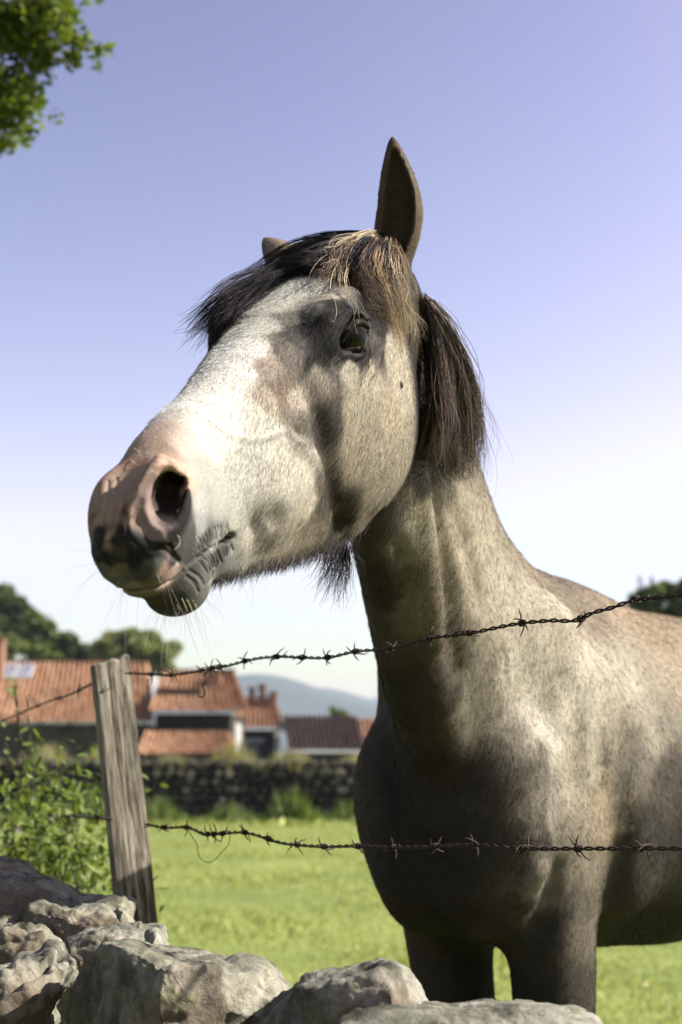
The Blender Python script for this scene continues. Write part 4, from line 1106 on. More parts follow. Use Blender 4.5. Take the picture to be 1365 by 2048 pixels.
def houses():
    r = np.random.default_rng(21)
    kt = NT('clay_tiles', .85, .15); a = kt.n('ShaderNodeAttribute', attribute_name='tint'); nz = kt.noise(kt.coord(), 1.3, 5, .7)
    kt.color(kt.mix(1.0, a.outputs[0], kt.ramp(nz, [(.3, (.80, .78, .74)), (.7, (1.1, 1.1, 1.08))]), 'MULTIPLY'))
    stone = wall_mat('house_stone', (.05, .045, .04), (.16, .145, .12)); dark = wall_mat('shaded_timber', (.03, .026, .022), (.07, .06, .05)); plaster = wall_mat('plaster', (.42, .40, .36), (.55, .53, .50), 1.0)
    brick = wall_mat('chimney_brick', (.30, .15, .10), (.42, .24, .16), 5); white = wall_mat('white_paint', (.6, .6, .62), (.75, .75, .76), 1.0)
    def px(x, y, Y): return at(x, y, Y)
    def part(nm, h, mat, vf, smooth=False): return link(nm, py_mesh(nm, [np.array(p) - np.array(h.location) for p in vf[0]], vf[1], smooth), h, mat)
    def roofp(h, xa, xb, y_e, y_r, Y, Yr, w=.21, kind='stuff', **kw):
        e0, e1, r0 = px(xa, y_e, Y), px(xb, y_e, Y), px(xa, y_r, Yr)
        m_ = tiled_roof(e0[0], e1[0], Y, e0[2], Yr, r0[2], w, .36, r, **kw); m_.transform(Matrix.Translation(-Vector(h.location))); o = link('roof_tiles', m_, h, kt.m); tag(o, kind='stuff'); return e0, e1, r0
    # --- large farmhouse, Y = 52
    Y = 52.0; g = -2.25; h = empty('farmhouse', (-8.0, Y + 2, g)); tag(h, 'long farmhouse with orange tiled roofs behind the wooden fence post', 'house')
    e0, e1, r0 = roofp(h, -420, 308, 1446, 1326, Y, Y + 4.6, x1t=px(300, 1326, Y + 4.6)[0])
    part('wall', h, stone, boxvf(e0[0] + .3, e1[0] - .3, Y + .5, Y + 9, g, e0[2] - .02))
    part('ridge', h, kt.m, tube([[e0[0], Y + 4.62, r0[2] + .03], [px(300, 1326, Y + 4.6)[0], Y + 4.62, r0[2] + .03]], .13, 8))
    f0, f1, q0 = roofp(h, 297, 500, 1424, 1345, Y - .6, Y + 3.4, x1t=px(470, 1349, Y + 3.4)[0])
    part('wall', h, dark, boxvf(px(312, 1400, Y + .4)[0], px(462, 1400, Y + .4)[0], Y + .4, Y + 8, g, f0[2] - .03))
    part('ridge', h, kt.m, tube([[f0[0], Y + 3.42, q0[2] + .03], [px(470, 1349, Y + 3.4)[0], Y + 3.42, q0[2] + .03]], .12, 8))
    l0, l1, p0 = roofp(h, 272, 476, 1511, 1466, Y - 3.0, Y - .8, x1t=px(462, 1466, Y - .8)[0])
    part('wall', h, stone, boxvf(l0[0] + .3, l1[0] - .3, Y - 2.6, Y + 1, g, l0[2] - .03))
    part('gable', h, plaster, boxvf(px(462, 1440, Y)[0], px(470, 1440, Y)[0] + .05, Y - .3, Y + 3, g, f0[2] - .35))
    c0 = px(414, 1396, Y + 1.6); c1 = px(441, 1346, Y + 1.6); part('chimney', h, brick, boxvf(c0[0], c1[0], Y + 1.6, Y + 2.2, c0[2] - .5, c1[2]))
    s0, s1 = px(312, 1392, Y + 1.0), px(404, 1384, Y + 1.0); part('roof_step', h, dark, boxvf(s0[0], s1[0], Y + .8, Y + 1.4, s0[2] - .1, s1[2] + .12))
    w0, w1 = px(-5, 1361, Y + 3.2), px(70, 1336, Y + 4.2)
    kg = NT('skylight_glass', .08, .6); kg.b.inputs['Base Color'].default_value = (.16, .20, .28, 1)
    up = np.array([0, w1[1] - w0[1], w1[2] - w0[2]]); nn = unit(np.array([0, -up[2], up[1]])) * .10
    A = np.array([w0[0], w0[1], w0[2]]); B_ = np.array([w1[0], w0[1], w0[2]]); q = [A, B_, B_ + up, A + up]
    part('skylight', h, kg.m, ([p + nn * 1.25 for p in q] + [p - nn for p in q], [(0, 1, 2, 3), (4, 7, 6, 5), (0, 4, 5, 1), (1, 5, 6, 2), (2, 6, 7, 3), (3, 7, 4, 0)]))
    fr = []
    for a_, b_ in ((0, 1), (1, 2), (2, 3), (3, 0)): fr.append(tube([q[a_] + nn * 1.3, q[b_] + nn * 1.3], .05, 4))
    fr.append(tube([(q[0] + q[1]) / 2 + nn * 1.3, (q[2] + q[3]) / 2 + nn * 1.3], .035, 4)); part('skylight_frame', h, white, join(fr))
    for xx in (60, 150):
        b0 = px(xx, 1500, Y + .45); part('window', h, dark, boxvf(b0[0], b0[0] + .8, Y + .42, Y + .5, 0.0, 1.1))
    # --- house with three chimneys, Y = 62
    Y = 62.0; h = empty('chimney_house', (px(520, 1500, Y)[0], Y + 2, g)); tag(h, 'house with red tiled roof and three chimneys beyond the farmhouse gable', 'house')
    e0, e1, r0 = roofp(h, 462, 571, 1457, 1400, Y, Y + 4, x1t=px(552, 1400, Y + 4)[0]); part('wall', h, stone, boxvf(e0[0] + .2, e1[0] - .5, Y + .5, Y + 7, g, e0[2] - .03))
    part('ridge', h, kt.m, tube([[e0[0], Y + 4.02, r0[2] + .03], [px(552, 1400, Y + 4)[0], Y + 4.02, r0[2] + .03]], .12, 8))
    for x, yt, w in ((504, 1377, 11), (525, 1371, 13), (547, 1386, 14)):
        a_, b_ = px(x - w / 2, 1425, Y + 3), px(x + w / 2, yt, Y + 3); ch = part('chimney', h, brick, boxvf(a_[0], b_[0], Y + 2.7, Y + 3.3, a_[2], b_[2] - .06)); part('chimney_cap', h, brick, boxvf(a_[0] - .06, b_[0] + .06, Y + 2.64, Y + 3.36, b_[2] - .055, b_[2] + .05))
    a_, b_ = px(486, 1525, Y + .4), px(524, 1482, Y + .4); part('door', h, wall_mat('blue_grey_door', (.13, .15, .24), (.18, .20, .30)), boxvf(a_[0], b_[0], Y + .38, Y + .5, g, b_[2]))
    a_, b_ = px(480, 1484, Y + .3), px(528, 1477, Y + .3); part('lintel', h, white, boxvf(a_[0], b_[0], Y + .25, Y + .5, a_[2], b_[2]))
    a_, b_ = px(549, 1530, Y - .5), px(560, 1474, Y - .5); part('post', h, white, boxvf(a_[0], b_[0], Y - .6, Y - .35, g, b_[2]))
    part('gutter', h, white, tube([[e0[0], Y - .1, e0[2] - .05], [e1[0], Y - .1, e0[2] - .05]], .06, 6))
    # --- brown roofed barn, Y = 58
    Y = 58.0; h = empty('barn', (px(650, 1500, Y)[0], Y + 2, g)); tag(h, 'low barn with dull brown roof and pale gutter left of the horse chest', 'barn')
    e0, e1, r0 = roofp(h, 578, 735, 1503, 1433, Y, Y + 5, w=.2, x0t=px(566, 1433, Y + 5)[0], x1t=px(716, 1433, Y + 5)[0], cols=((.17, .11, .085), (.13, .085, .07), (.20, .14, .11)))
    part('wall', h, dark, boxvf(e0[0] + .3, e1[0] - .2, Y + .6, Y + 9, g, e0[2] - .03)); part('gutter', h, white, tube([[e0[0], Y - .12, e0[2] - .03], [e1[0], Y - .12, e0[2] - .03]], .07, 6))
    part('gable', h, plaster, ([(e0[0] + .32, Y + .55, g), (e0[0] + .32, Y + .55, e0[2] - .1), (e0[0] - .1, Y + 5, r0[2] - .1), (e0[0] - .1, Y + 5, g), (e0[0] + .52, Y + .55, g), (e0[0] + .52, Y + .55, e0[2] - .1), (e0[0] + .1, Y + 5, r0[2] - .1), (e0[0] + .1, Y + 5, g)], [(0, 1, 2, 3), (7, 6, 5, 4), (0, 4, 5, 1), (1, 5, 6, 2), (2, 6, 7, 3)]))
    # --- small red roof behind, Y = 72
    Y = 72.0; h = empty('cottage', (px(720, 1500, Y)[0], Y + 2, g)); tag(h, 'cottage with orange roof half hidden by the horse chest', 'house')
    e0, e1, r0 = roofp(h, 690, 800, 1490, 1438, Y, Y + 4); part('wall', h, plaster, boxvf(e0[0] + .2, e1[0] - .2, Y + .5, Y + 7, g, e0[2] - .03))
    a_, b_ = px(699, 1475, Y - 1), px(712, 1452, Y - 1); part('chimney', h, white, boxvf(a_[0], b_[0], Y + .8, Y + 1.4, a_[2], b_[2]))
    # chimney at the left edge
    Y = 50.5; a_, b_ = px(-16, 1345, Y + 4.2), px(4, 1283, Y + 4.2); h = empty('chimney_stack', (a_[0], Y + 2.3, 3)); tag(h, 'brick chimney stack beside the skylight at the left edge', 'chimney')
    part('stack', h, brick, boxvf(a_[0], b_[0], Y + 4.2, Y + 4.9, 3.2, b_[2])); part('cap', h, brick, boxvf(a_[0] - .06, b_[0] + .06, Y + 4.14, Y + 4.96, b_[2], b_[2] + .1))


def field_wall():
    """dry stone wall along the far side of the paddock"""
    r = np.random.default_rng(31); Y = 27.0; w = empty('field_wall', (-2, Y, 0)); tag(w, 'dark mossy dry stone wall across the far end of the paddock', 'wall')
    k = NT('wall_stone', .92, .1); inf = k.n('ShaderNodeObjectInfo'); n_ = k.noise(k.coord(), 7, 5, .7)
    c = k.ramp(n_, [(.3, (.055, .052, .045)), (.55, (.14, .135, .115)), (.75, (.12, .125, .06))]); k.color(k.mix(1.0, c, k.ramp(inf.outputs['Random'], [(0, (.55, .55, .5)), (1, (1.35, 1.3, 1.2))]), 'MULTIPLY')); k.normal(k.bump(n_, .7, .04))
    vars_ = []
    for s in range(6):
        bm = bmesh.new(); bmesh.ops.create_icosphere(bm, subdivisions=1, radius=.5)
        rr = np.random.default_rng(s)
        for v in bm.verts:
            p = np.array(v.co); p = np.sign(p) * np.abs(p * 2) ** .6 / 2 * (1 + rr.normal(0, .08)); v.co = p
        m_ = bpy.data.meshes.new('stone'); bm.to_mesh(m_); bm.free(); m_.materials.append(k.m); vars_.append(m_)
    top = lambda x: 1.06 + .04 * math.sin(x * 1.7) + .03 * math.sin(x * 4.1)
    z = 0.0; near = []; rest = []
    while z < 1.0:
        hgt = r.uniform(.12, .19); x = -14.0
        while x < 9:
            wd = r.uniform(.16, .34); near.append((x + wd / 2, z + hgt / 2, wd, hgt)) if -6.2 < x < .5 else rest.append((x + wd / 2, z + hgt / 2, wd, hgt)); x += wd
        z += hgt
    near.sort(key=lambda a: abs(a[0] + 2.6)); rest += near[295:]; near = near[:295]
    for x, zz, wd, hg in near:
        o = link('stone', vars_[r.integers(6)], w); o.location = (x + 2, r.normal(-.06, .035), zz); o.scale = (wd * 1.04, .36, hg * 1.06); o.rotation_euler = (r.normal(0, .08), r.normal(0, .08), r.normal(0, .12))
    vv = []; ff = []
    for x, zz, wd, hg in rest:
        m_ = vars_[r.integers(6)]; o = len(vv); sc = np.array([wd * 1.04, .36, hg * 1.06]); vv += [np.array(v.co) * sc + np.array([x + 2, r.normal(-.06, .0), zz]) for v in m_.vertices]; ff += [tuple(o + i for i in p.vertices) for p in m_.polygons]
    o = link('wall_stones', py_mesh('wall_stones', vv, ff), w, k.m); tag(o, kind='stuff')
    link('core', py_mesh('core', *boxvf(-12, 11, -.06, .40, -.1, .98)), w, wall_mat('wall_core', (.02, .019, .016), (.05, .046, .04)))
    # weeds along the foot and the top of the wall
    def weeds(nm, n, fx, fy, fz, hh, c0, c1, seed):
        q = np.random.default_rng(seed); x = q.uniform(*fx, n); y = q.normal(*fy, n); z_ = fz(x); h_ = q.uniform(*hh, n) * (.6 + .6 * (np.sin(x * 1.9 + seed) * .5 + .5)) * (1 + .5 * np.sin(x * 5.3)); a = q.uniform(0, 6.28, n); wv = .012 + h_ * .04
        lx, ly = q.normal(0, .25, n) * h_, q.normal(0, .25, n) * h_
        P = np.stack([np.stack([x - np.cos(a) * wv, y - np.sin(a) * wv, z_], 1), np.stack([x + np.cos(a) * wv, y + np.sin(a) * wv, z_], 1), np.stack([x + lx, y + ly, z_ + h_], 1)], 1).reshape(-1, 3)
        m_ = np_mesh(nm, P, np.arange(3 * n).reshape(-1, 3), False); t = q.random((n, 1)); color_attr(m_, 'tint', np.repeat(np.array(c0) * (1 - t) + np.array(c1) * t, 3, 0)); o_ = link(nm, m_, None, LEAFM['blade']); tag(o_, kind='stuff')
    LEAFM['blade'] = leaf_mat('weed_blades', None, .35)
    weeds('weeds', 9000, (-13, 8), (26.55, .22), lambda x: np.zeros_like(x), (.10, .42), (.10, .17, .03), (.26, .33, .09), 3)
    weeds('dry_grass', 9000, (-13, 8), (27.6, .35), lambda x: np.full_like(x, .93), (.12, .38), (.30, .28, .10), (.44, .42, .20), 5)


def hills():
    r = np.random.default_rng(41)
    def ridge(nm, prof, Y, depth, c0, c1):
        xs = np.linspace(prof[0][0], prof[-1][0], 120); ys = np.interp(xs, [p[0] for p in prof], [p[1] for p in prof]); ys = np.convolve(np.pad(ys, 3, 'edge'), np.ones(7) / 7, 'valid')
        T = np.array([at(x, y, Y) for x, y in zip(xs, ys)]); vs = []; n = len(xs); rows = 26
        for k_ in range(rows):
            s = k_ / (rows - 1); yy = Y + depth * (s - .5) * 2; f = math.cos((s - .5) * math.pi) ** .8
            for i in range(n):
                hz = -3 + (T[i, 2] + 3) * f; vs.append((T[i, 0] * (1 + .0 * s), yy, hz + mnoise.noise(Vector((T[i, 0] * .004, yy * .004, k_ * .0))) * depth * .05 * f * (0 if k_ == rows // 2 else 1)))
        i = np.arange(rows * n).reshape(rows, n); F = np.stack([i[:-1, :-1], i[:-1, 1:], i[1:, 1:], i[1:, :-1]], -1).reshape(-1, 4)
        k = NT('hill_heath', .95, .05); nz = k.noise(k.coord(), .012, 7, .65); k.color(k.ramp(nz, [(.35, c0), (.62, c1)])); o = link(nm, np_mesh(nm, vs, F), None, k.m); tag(o, kind='structure')
    ridge('hill', [(200, 1440), (400, 1380), (485, 1366), (560, 1362), (620, 1370), (680, 1384), (735, 1402), (850, 1430), (1100, 1455), (1500, 1470)], 2300, 700, (.04, .06, .04), (.085, .105, .065))
    ridge('hills', [(300, 1470), (560, 1436), (640, 1430), (700, 1420), (735, 1408), (800, 1400), (1000, 1390), (1400, 1420), (1900, 1450)], 3600, 900, (.04, .06, .04), (.07, .10, .06))
    ridge('mountain', [(-1500, 1440), (-900, 1300), (-500, 1250), (-200, 1290), (100, 1400), (300, 1470)], 1500, 500, (.045, .08, .03), (.09, .13, .05))


def trees():
    r = np.random.default_rng(51); D = ((.05, .085, .025), (.15, .21, .06)); Lg = ((.13, .18, .04), (.28, .34, .09)); Md = ((.11, .16, .04), (.27, .33, .09))
    g = 'trees on the slope behind the farmhouse'
    for i, (spec, Y, cl, lab, n) in enumerate((
        ([(20, 1200, 38), (48, 1232, 26), (-10, 1250, 40), (60, 1265, 34), (15, 1250, 36)], 84, D, 'dark rounded tree highest on the slope at the upper left', 16000),
        ([(85, 1255, 30), (112, 1282, 26), (60, 1285, 30), (100, 1310, 34)], 80, Md, 'mid green tree between the dark tree and the farmhouse ridge', 12000),
        ([(145, 1292, 26), (172, 1308, 20), (120, 1310, 22), (150, 1325, 22)], 78, D, 'small dark tree on the slope just left of the fence post', 8000),
        ([(20, 1290, 30), (70, 1305, 26), (-20, 1300, 34), (110, 1322, 18)], 74, Lg, 'light green bushy tree directly above the skylight roof', 12000),
        ([(-70, 1200, 50), (-110, 1250, 50)], 90, D, 'dark tree mostly outside the photo, beyond the chimney stack', 5000))):
        b = at(spec[0][0], 1400, Y); b[2] = gz(b[0], b[1]); tree(b, 8, px_lobes(spec, Y, r), n, .30, cl, lab, g, 60 + i, .22)
    Y = 68.0; b = at(272, 1400, Y); b[2] = float(gz(b[0], b[1]))
    tree(b, 7, px_lobes([(222, 1285, 32), (255, 1272, 30), (295, 1280, 32), (335, 1300, 28), (203, 1300, 22), (280, 1310, 40), (235, 1315, 34), (320, 1320, 34)], Y, r), 17000, .20, ((.20, .25, .06), (.42, .47, .16)), 'round light green tree rising behind the roof right of the post top', None, 70, .2)
    Y = 90.0; b = at(678, 1450, Y); b[2] = float(gz(b[0], b[1])); tree(b, 4, px_lobes([(672, 1424, 13), (688, 1430, 11)], Y, r), 2500, .22, Lg, 'small bright tree in front of the distant hill', None, 71, .12)
    Y = 40.0; b = at(1340, 1400, Y); b[2] = float(gz(b[0], b[1]))
    tree(b, 7, px_lobes([(1300, 1190, 30), (1345, 1182, 32), (1400, 1190, 50), (1275, 1204, 22), (1310, 1225, 40), (1360, 1230, 45), (1450, 1205, 70), (1400, 1270, 60), (1335, 1275, 50), (1500, 1270, 60)], Y, r), 17000, .16, Md, 'dark green tree top showing over the horse back', None, 72, .25)
    # overhanging branches of a near tree, upper left
    Y = 5.2; base = np.array([-3.1, 6.0, 0.0]); t = empty('broadleaf_tree', base); tag(t, 'broadleaf tree reaching its branches into the upper left corner', 'tree')
    parts = [tube(cat_rom([0, .4, .8, 1], np.array([[0, 0, -.2], [.1, -.1, 1.8], [.3, -.2, 3.6], [.4, -.2, 5.2]]), np.linspace(0, 1, 12)), np.linspace(.2, .06, 12), 12)]
    tw = [[(-160, 60), (-40, 90), (60, 60), (130, 40)], [(-160, 60), (-30, 60), (80, 80), (150, 85), (180, 98)], [(-160, 90), (-50, 110), (30, 100), (90, 130)], [(-160, 150), (-60, 175), (10, 180), (85, 212)], [(-160, 160), (-70, 210), (-10, 235), (50, 262)], [(-160, 150), (-60, 180), (20, 200), (60, 230)], [(-160, 190), (-60, 240), (-10, 262), (20, 285)], [(-160, 130), (-40, 160), (20, 175), (70, 190)], [(-160, 40), (-40, 60), (40, 90), (90, 120)], [(-160, 10), (-40, 20), (60, 35), (140, 70)], [(-120, -40), (-20, 0), (60, 10), (120, -10)], [(-160, 120), (-80, 140), (0, 160), (55, 175)],
          [(-160, 60), (-60, 30), (20, 30), (100, 10), (150, 5)]]
    lobes = []; q = np.random.default_rng(77); P_ = []
    for j, px_ in enumerate(tw):
        Yj = Y + q.normal(0, .12); pts = [np.array([.38, -.2, 3.0 + j * .06]) + base] + [at(x, y, Yj) for x, y in px_]; pts = np.array(pts) - base
        cv = cat_rom(np.linspace(0, 1, len(pts)), pts, np.linspace(0, 1, 24)); parts.append(tube(cv, np.linspace(.017, .0035, 24), 6))
        for s in np.linspace(.42, 1, 16):
            c = np.array([np.interp(s, np.linspace(0, 1, 24), cv[:, a]) for a in range(3)]); cnt = 30
            for _ in range(3):
                cc = c + q.normal(0, .035, 3) * np.array([1, 1.5, 1.1]); P_.append(leaf_cloud([(cc, np.full(3, .034))], cnt // 3 + 2, .030, q, .8))
    for j in range(26):
        c = np.array([.4 + q.normal(0, .7), q.normal(0, .7), 4.6 + q.normal(0, .8)])
        if (c + base)[0] < -2.05: P_.append(leaf_cloud([(c, np.full(3, .4))], 260, .07, q, .5))
    v, f = join(parts); link('trunk', py_mesh('trunk', v, f, True), t, bark()); P = np.concatenate(P_); n = len(P) // 4
    m_ = np_mesh('crown', P, np.arange(4 * n).reshape(-1, 4), False); color_attr(m_, 'tint', tint_cols(n, q, (.10, .16, .018), (.26, .34, .05))); link('crown', m_, t, leaf_mat('near_leaves', None, .5))


def shrub():
    """bramble by the fence, left of the post"""
    r = np.random.default_rng(81); Y = 3.3; b = at(60, 2000, Y); b[2] = 0; t = empty('bramble_bush', b); tag(t, 'sprawling green bramble bush left of the fence post', 'bush')
    km = leaf_mat('bramble_leaves', ((.10, .17, .03), (.20, .29, .06), (.40, .46, .16)), .4, 9.0)
    def leafmesh(s):
        v = []; f = []
        pr = [(0, 0), (.22, .17), (.5, .24), (.78, .15), (1, 0)]
        for x, w in pr: v += [(x, -w, .06 * math.sin(x * 3) - .0), (x, 0, -.04 + .06 * math.sin(x * 3)), (x, w, .06 * math.sin(x * 3))]
        for i in range(4): o = i * 3; f += [(o, o + 3, o + 4, o + 1), (o + 1, o + 4, o + 5, o + 2)]
        m_ = py_mesh('leaf', [(a * s, b_ * s, c * s) for a, b_, c in v], f, True); m_.materials.append(km); return m_
    lm = [leafmesh(s) for s in (.018, .024, .032)]
    stems = []; spots = []
    ends = [(20, 1345), (60, 1400), (90, 1470), (120, 1500), (30, 1380), (60, 1450), (130, 1560), (150, 1600), (190, 1640), (175, 1690), (110, 1640), (80, 1560), (40, 1500), (10, 1450), (150, 1740), (100, 1710), (50, 1600), (20, 1560), (170, 1565), (-10, 1500), (140, 1650), (70, 1660), (185, 1720), (120, 1590), (30, 1640), (95, 1520), (-20, 1400)]
    for i, (x, y) in enumerate(ends * 2):
        if i >= len(ends) and y < 1480: continue
        x += r.normal(0, 12); y += r.normal(0, 14) + (i >= len(ends)) * 25 + (35 if y > 1440 else 0)
        e = at(x, y, Y + r.normal(0, .16)) - b; root = np.array([r.normal(-.05, .12), r.normal(0, .1), .02]); mid = root * .45 + e * .55 + np.array([r.normal(0, .06), r.normal(0, .06), .12])
        cv = cat_rom([0, .5, 1], [root, mid, e], np.linspace(0, 1, 14)); stems.append(tube(cv, np.linspace(.0042, .0013, 14), 5))
        for s in np.linspace(.35, 1, 16 if y > 1500 else 7): spots.append(np.array([np.interp(s, np.linspace(0, 1, 14), cv[:, a]) for a in range(3)]) + r.normal(0, .012, 3))
        if y > 1560:
            for _ in range(16): spots.append(e + r.normal(0, .06, 3) + np.array([0, 0, -.02]))
    v, f = join(stems); link('stems', py_mesh('stems', v, f, True), t, wall_mat('green_stem', (.08, .10, .04), (.14, .12, .07), 20))
    vv = []; ff = []; cnt = 0; order = r.permutation(len(spots))
    for qi in order:
        for _ in range(2):
            p = spots[qi] + r.normal(0, .016, 3); m_ = lm[r.integers(3)]; eul = (r.normal(0, .6), r.normal(.5, .5), r.uniform(0, 6.28))
            if cnt < 300:
                o = link('leaf', m_, t); o.location = p; o.rotation_euler = eul; cnt += 1
            else:
                Rm = np.array(Vector((0, 0, 0)).to_track_quat('X', 'Z').to_matrix()) if False else np.array(__import__('mathutils').Euler(eul).to_matrix()); o = len(vv); vv += [Rm @ np.array(q_.co) + p for q_ in m_.vertices]; ff += [tuple(o + i for i in pl.vertices) for pl in m_.polygons]
    fo = link('leaves', py_mesh('leaves', vv, ff, True), t, km); tag(fo, kind='stuff')
    fl = []
    kf = NT('bramble_flower', .7, .2); kf.b.inputs['Base Color'].default_value = (.62, .55, .56, 1)
    for x, y in ((12, 1688), (108, 1636), (132, 1675), (70, 1600), (40, 1660)):
        c = at(x, y, Y - .2) - b; vs = [c]; fs = []
        for j in range(10):
            a = j / 10 * 2 * math.pi; rr = .009 if j % 2 else .0045; vs.append(c + np.array([math.cos(a) * rr, -.004 + .002 * (j % 2), math.sin(a) * rr]))
        for j in range(10): fs.append((0, 1 + j, 1 + (j + 1) % 10))
        link('flower', py_mesh('flower', vs, fs), t, kf.m)


# ---- the fence: it runs from the right, near the camera, away to the post on the left
def fence_pt(x, y):
    Y = 1.942 / (1 + 1.43 * (x - 682.5) / FPX)
    return at(x, y, Y)


def rust_mat():
    k = NT('rusty_wire', .75, .4); c = k.coord(); n_ = k.noise(c, 160, 4, .7); k.color(k.ramp(n_, [(.3, (.018, .012, .009)), (.55, (.055, .030, .019)), (.75, (.12, .09, .075))])); k.b.inputs['Metallic'].default_value = .35; k.normal(k.bump(n_, .5, .0006)); return k.m


def wire(label, pts, barbs, mat, seed, group):
    r = np.random.default_rng(seed); pts = np.asarray(pts, float); o0 = pts[len(pts) // 2].copy(); t = empty('barbed_wire', o0); tag(t, label, 'wire', group); pts = pts - o0
    seg = np.r_[0, np.cumsum(np.linalg.norm(np.diff(pts, axis=0), axis=1))]; L = seg[-1]; n = int(L / .0032)
    s = np.linspace(0, L, n); c = cat_rom(seg, pts, s); T = np.gradient(c, axis=0); T /= np.linalg.norm(T, axis=1)[:, None]
    N = np.cross(T, [0, 0, 1.]); N /= np.linalg.norm(N, axis=1)[:, None]; B_ = np.cross(T, N); ph = s / .034 * 2 * math.pi + .6 * np.sin(s * 9)
    for k_ in (0, math.pi):
        off = .00145; p = c + N * (np.cos(ph + k_) * off)[:, None] + B_ * (np.sin(ph + k_) * off)[:, None]
        v, f = tube(p, .00122, 7); link('strand', py_mesh('strand', v, f, True), t, mat)
    for bp in barbs:
        bp = np.asarray(bp, float) - o0; i = int(np.argmin(np.linalg.norm(c - bp, axis=1))); cc = c[i]; tt = T[i]; nn = N[i]; bb = B_[i]; parts = []
        for w in range(2):
            a0 = r.uniform(0, 6.28); dirn = 1 if w else -1; turns = 2.2; m_ = 26; a = a0 + dirn * np.linspace(0, turns * 2 * math.pi, m_); x = np.linspace(-.0026, .0026, m_) + (w - .5) * .002
            coil = cc + tt * x[:, None] + (nn * np.cos(a)[:, None] + bb * np.sin(a)[:, None]) * .0033
            for e, sg in ((0, 1), (-1, -1)):
                aa = a[e]; out = nn * math.cos(aa) + bb * math.sin(aa); tan = (-nn * math.sin(aa) + bb * math.cos(aa)) * dirn * (-sg); ln = r.uniform(.010, .017)
                d = unit(tan * 1.0 + out * .35 + tt * r.normal(0, .35)); tip = coil[e] + d * ln
                coil = np.concatenate([[tip, (tip + coil[e]) / 2 + out * .0008], coil]) if e == 0 else np.concatenate([coil, [(tip + coil[-1]) / 2 + out * .0008, tip]])
            rad = np.full(len(coil), .00098); rad[0] = rad[-1] = .0004; parts.append(tube(coil, rad, 6))
        v, f = join(parts); link('barb', py_mesh('barb', v, f, True), t, mat)
    return t


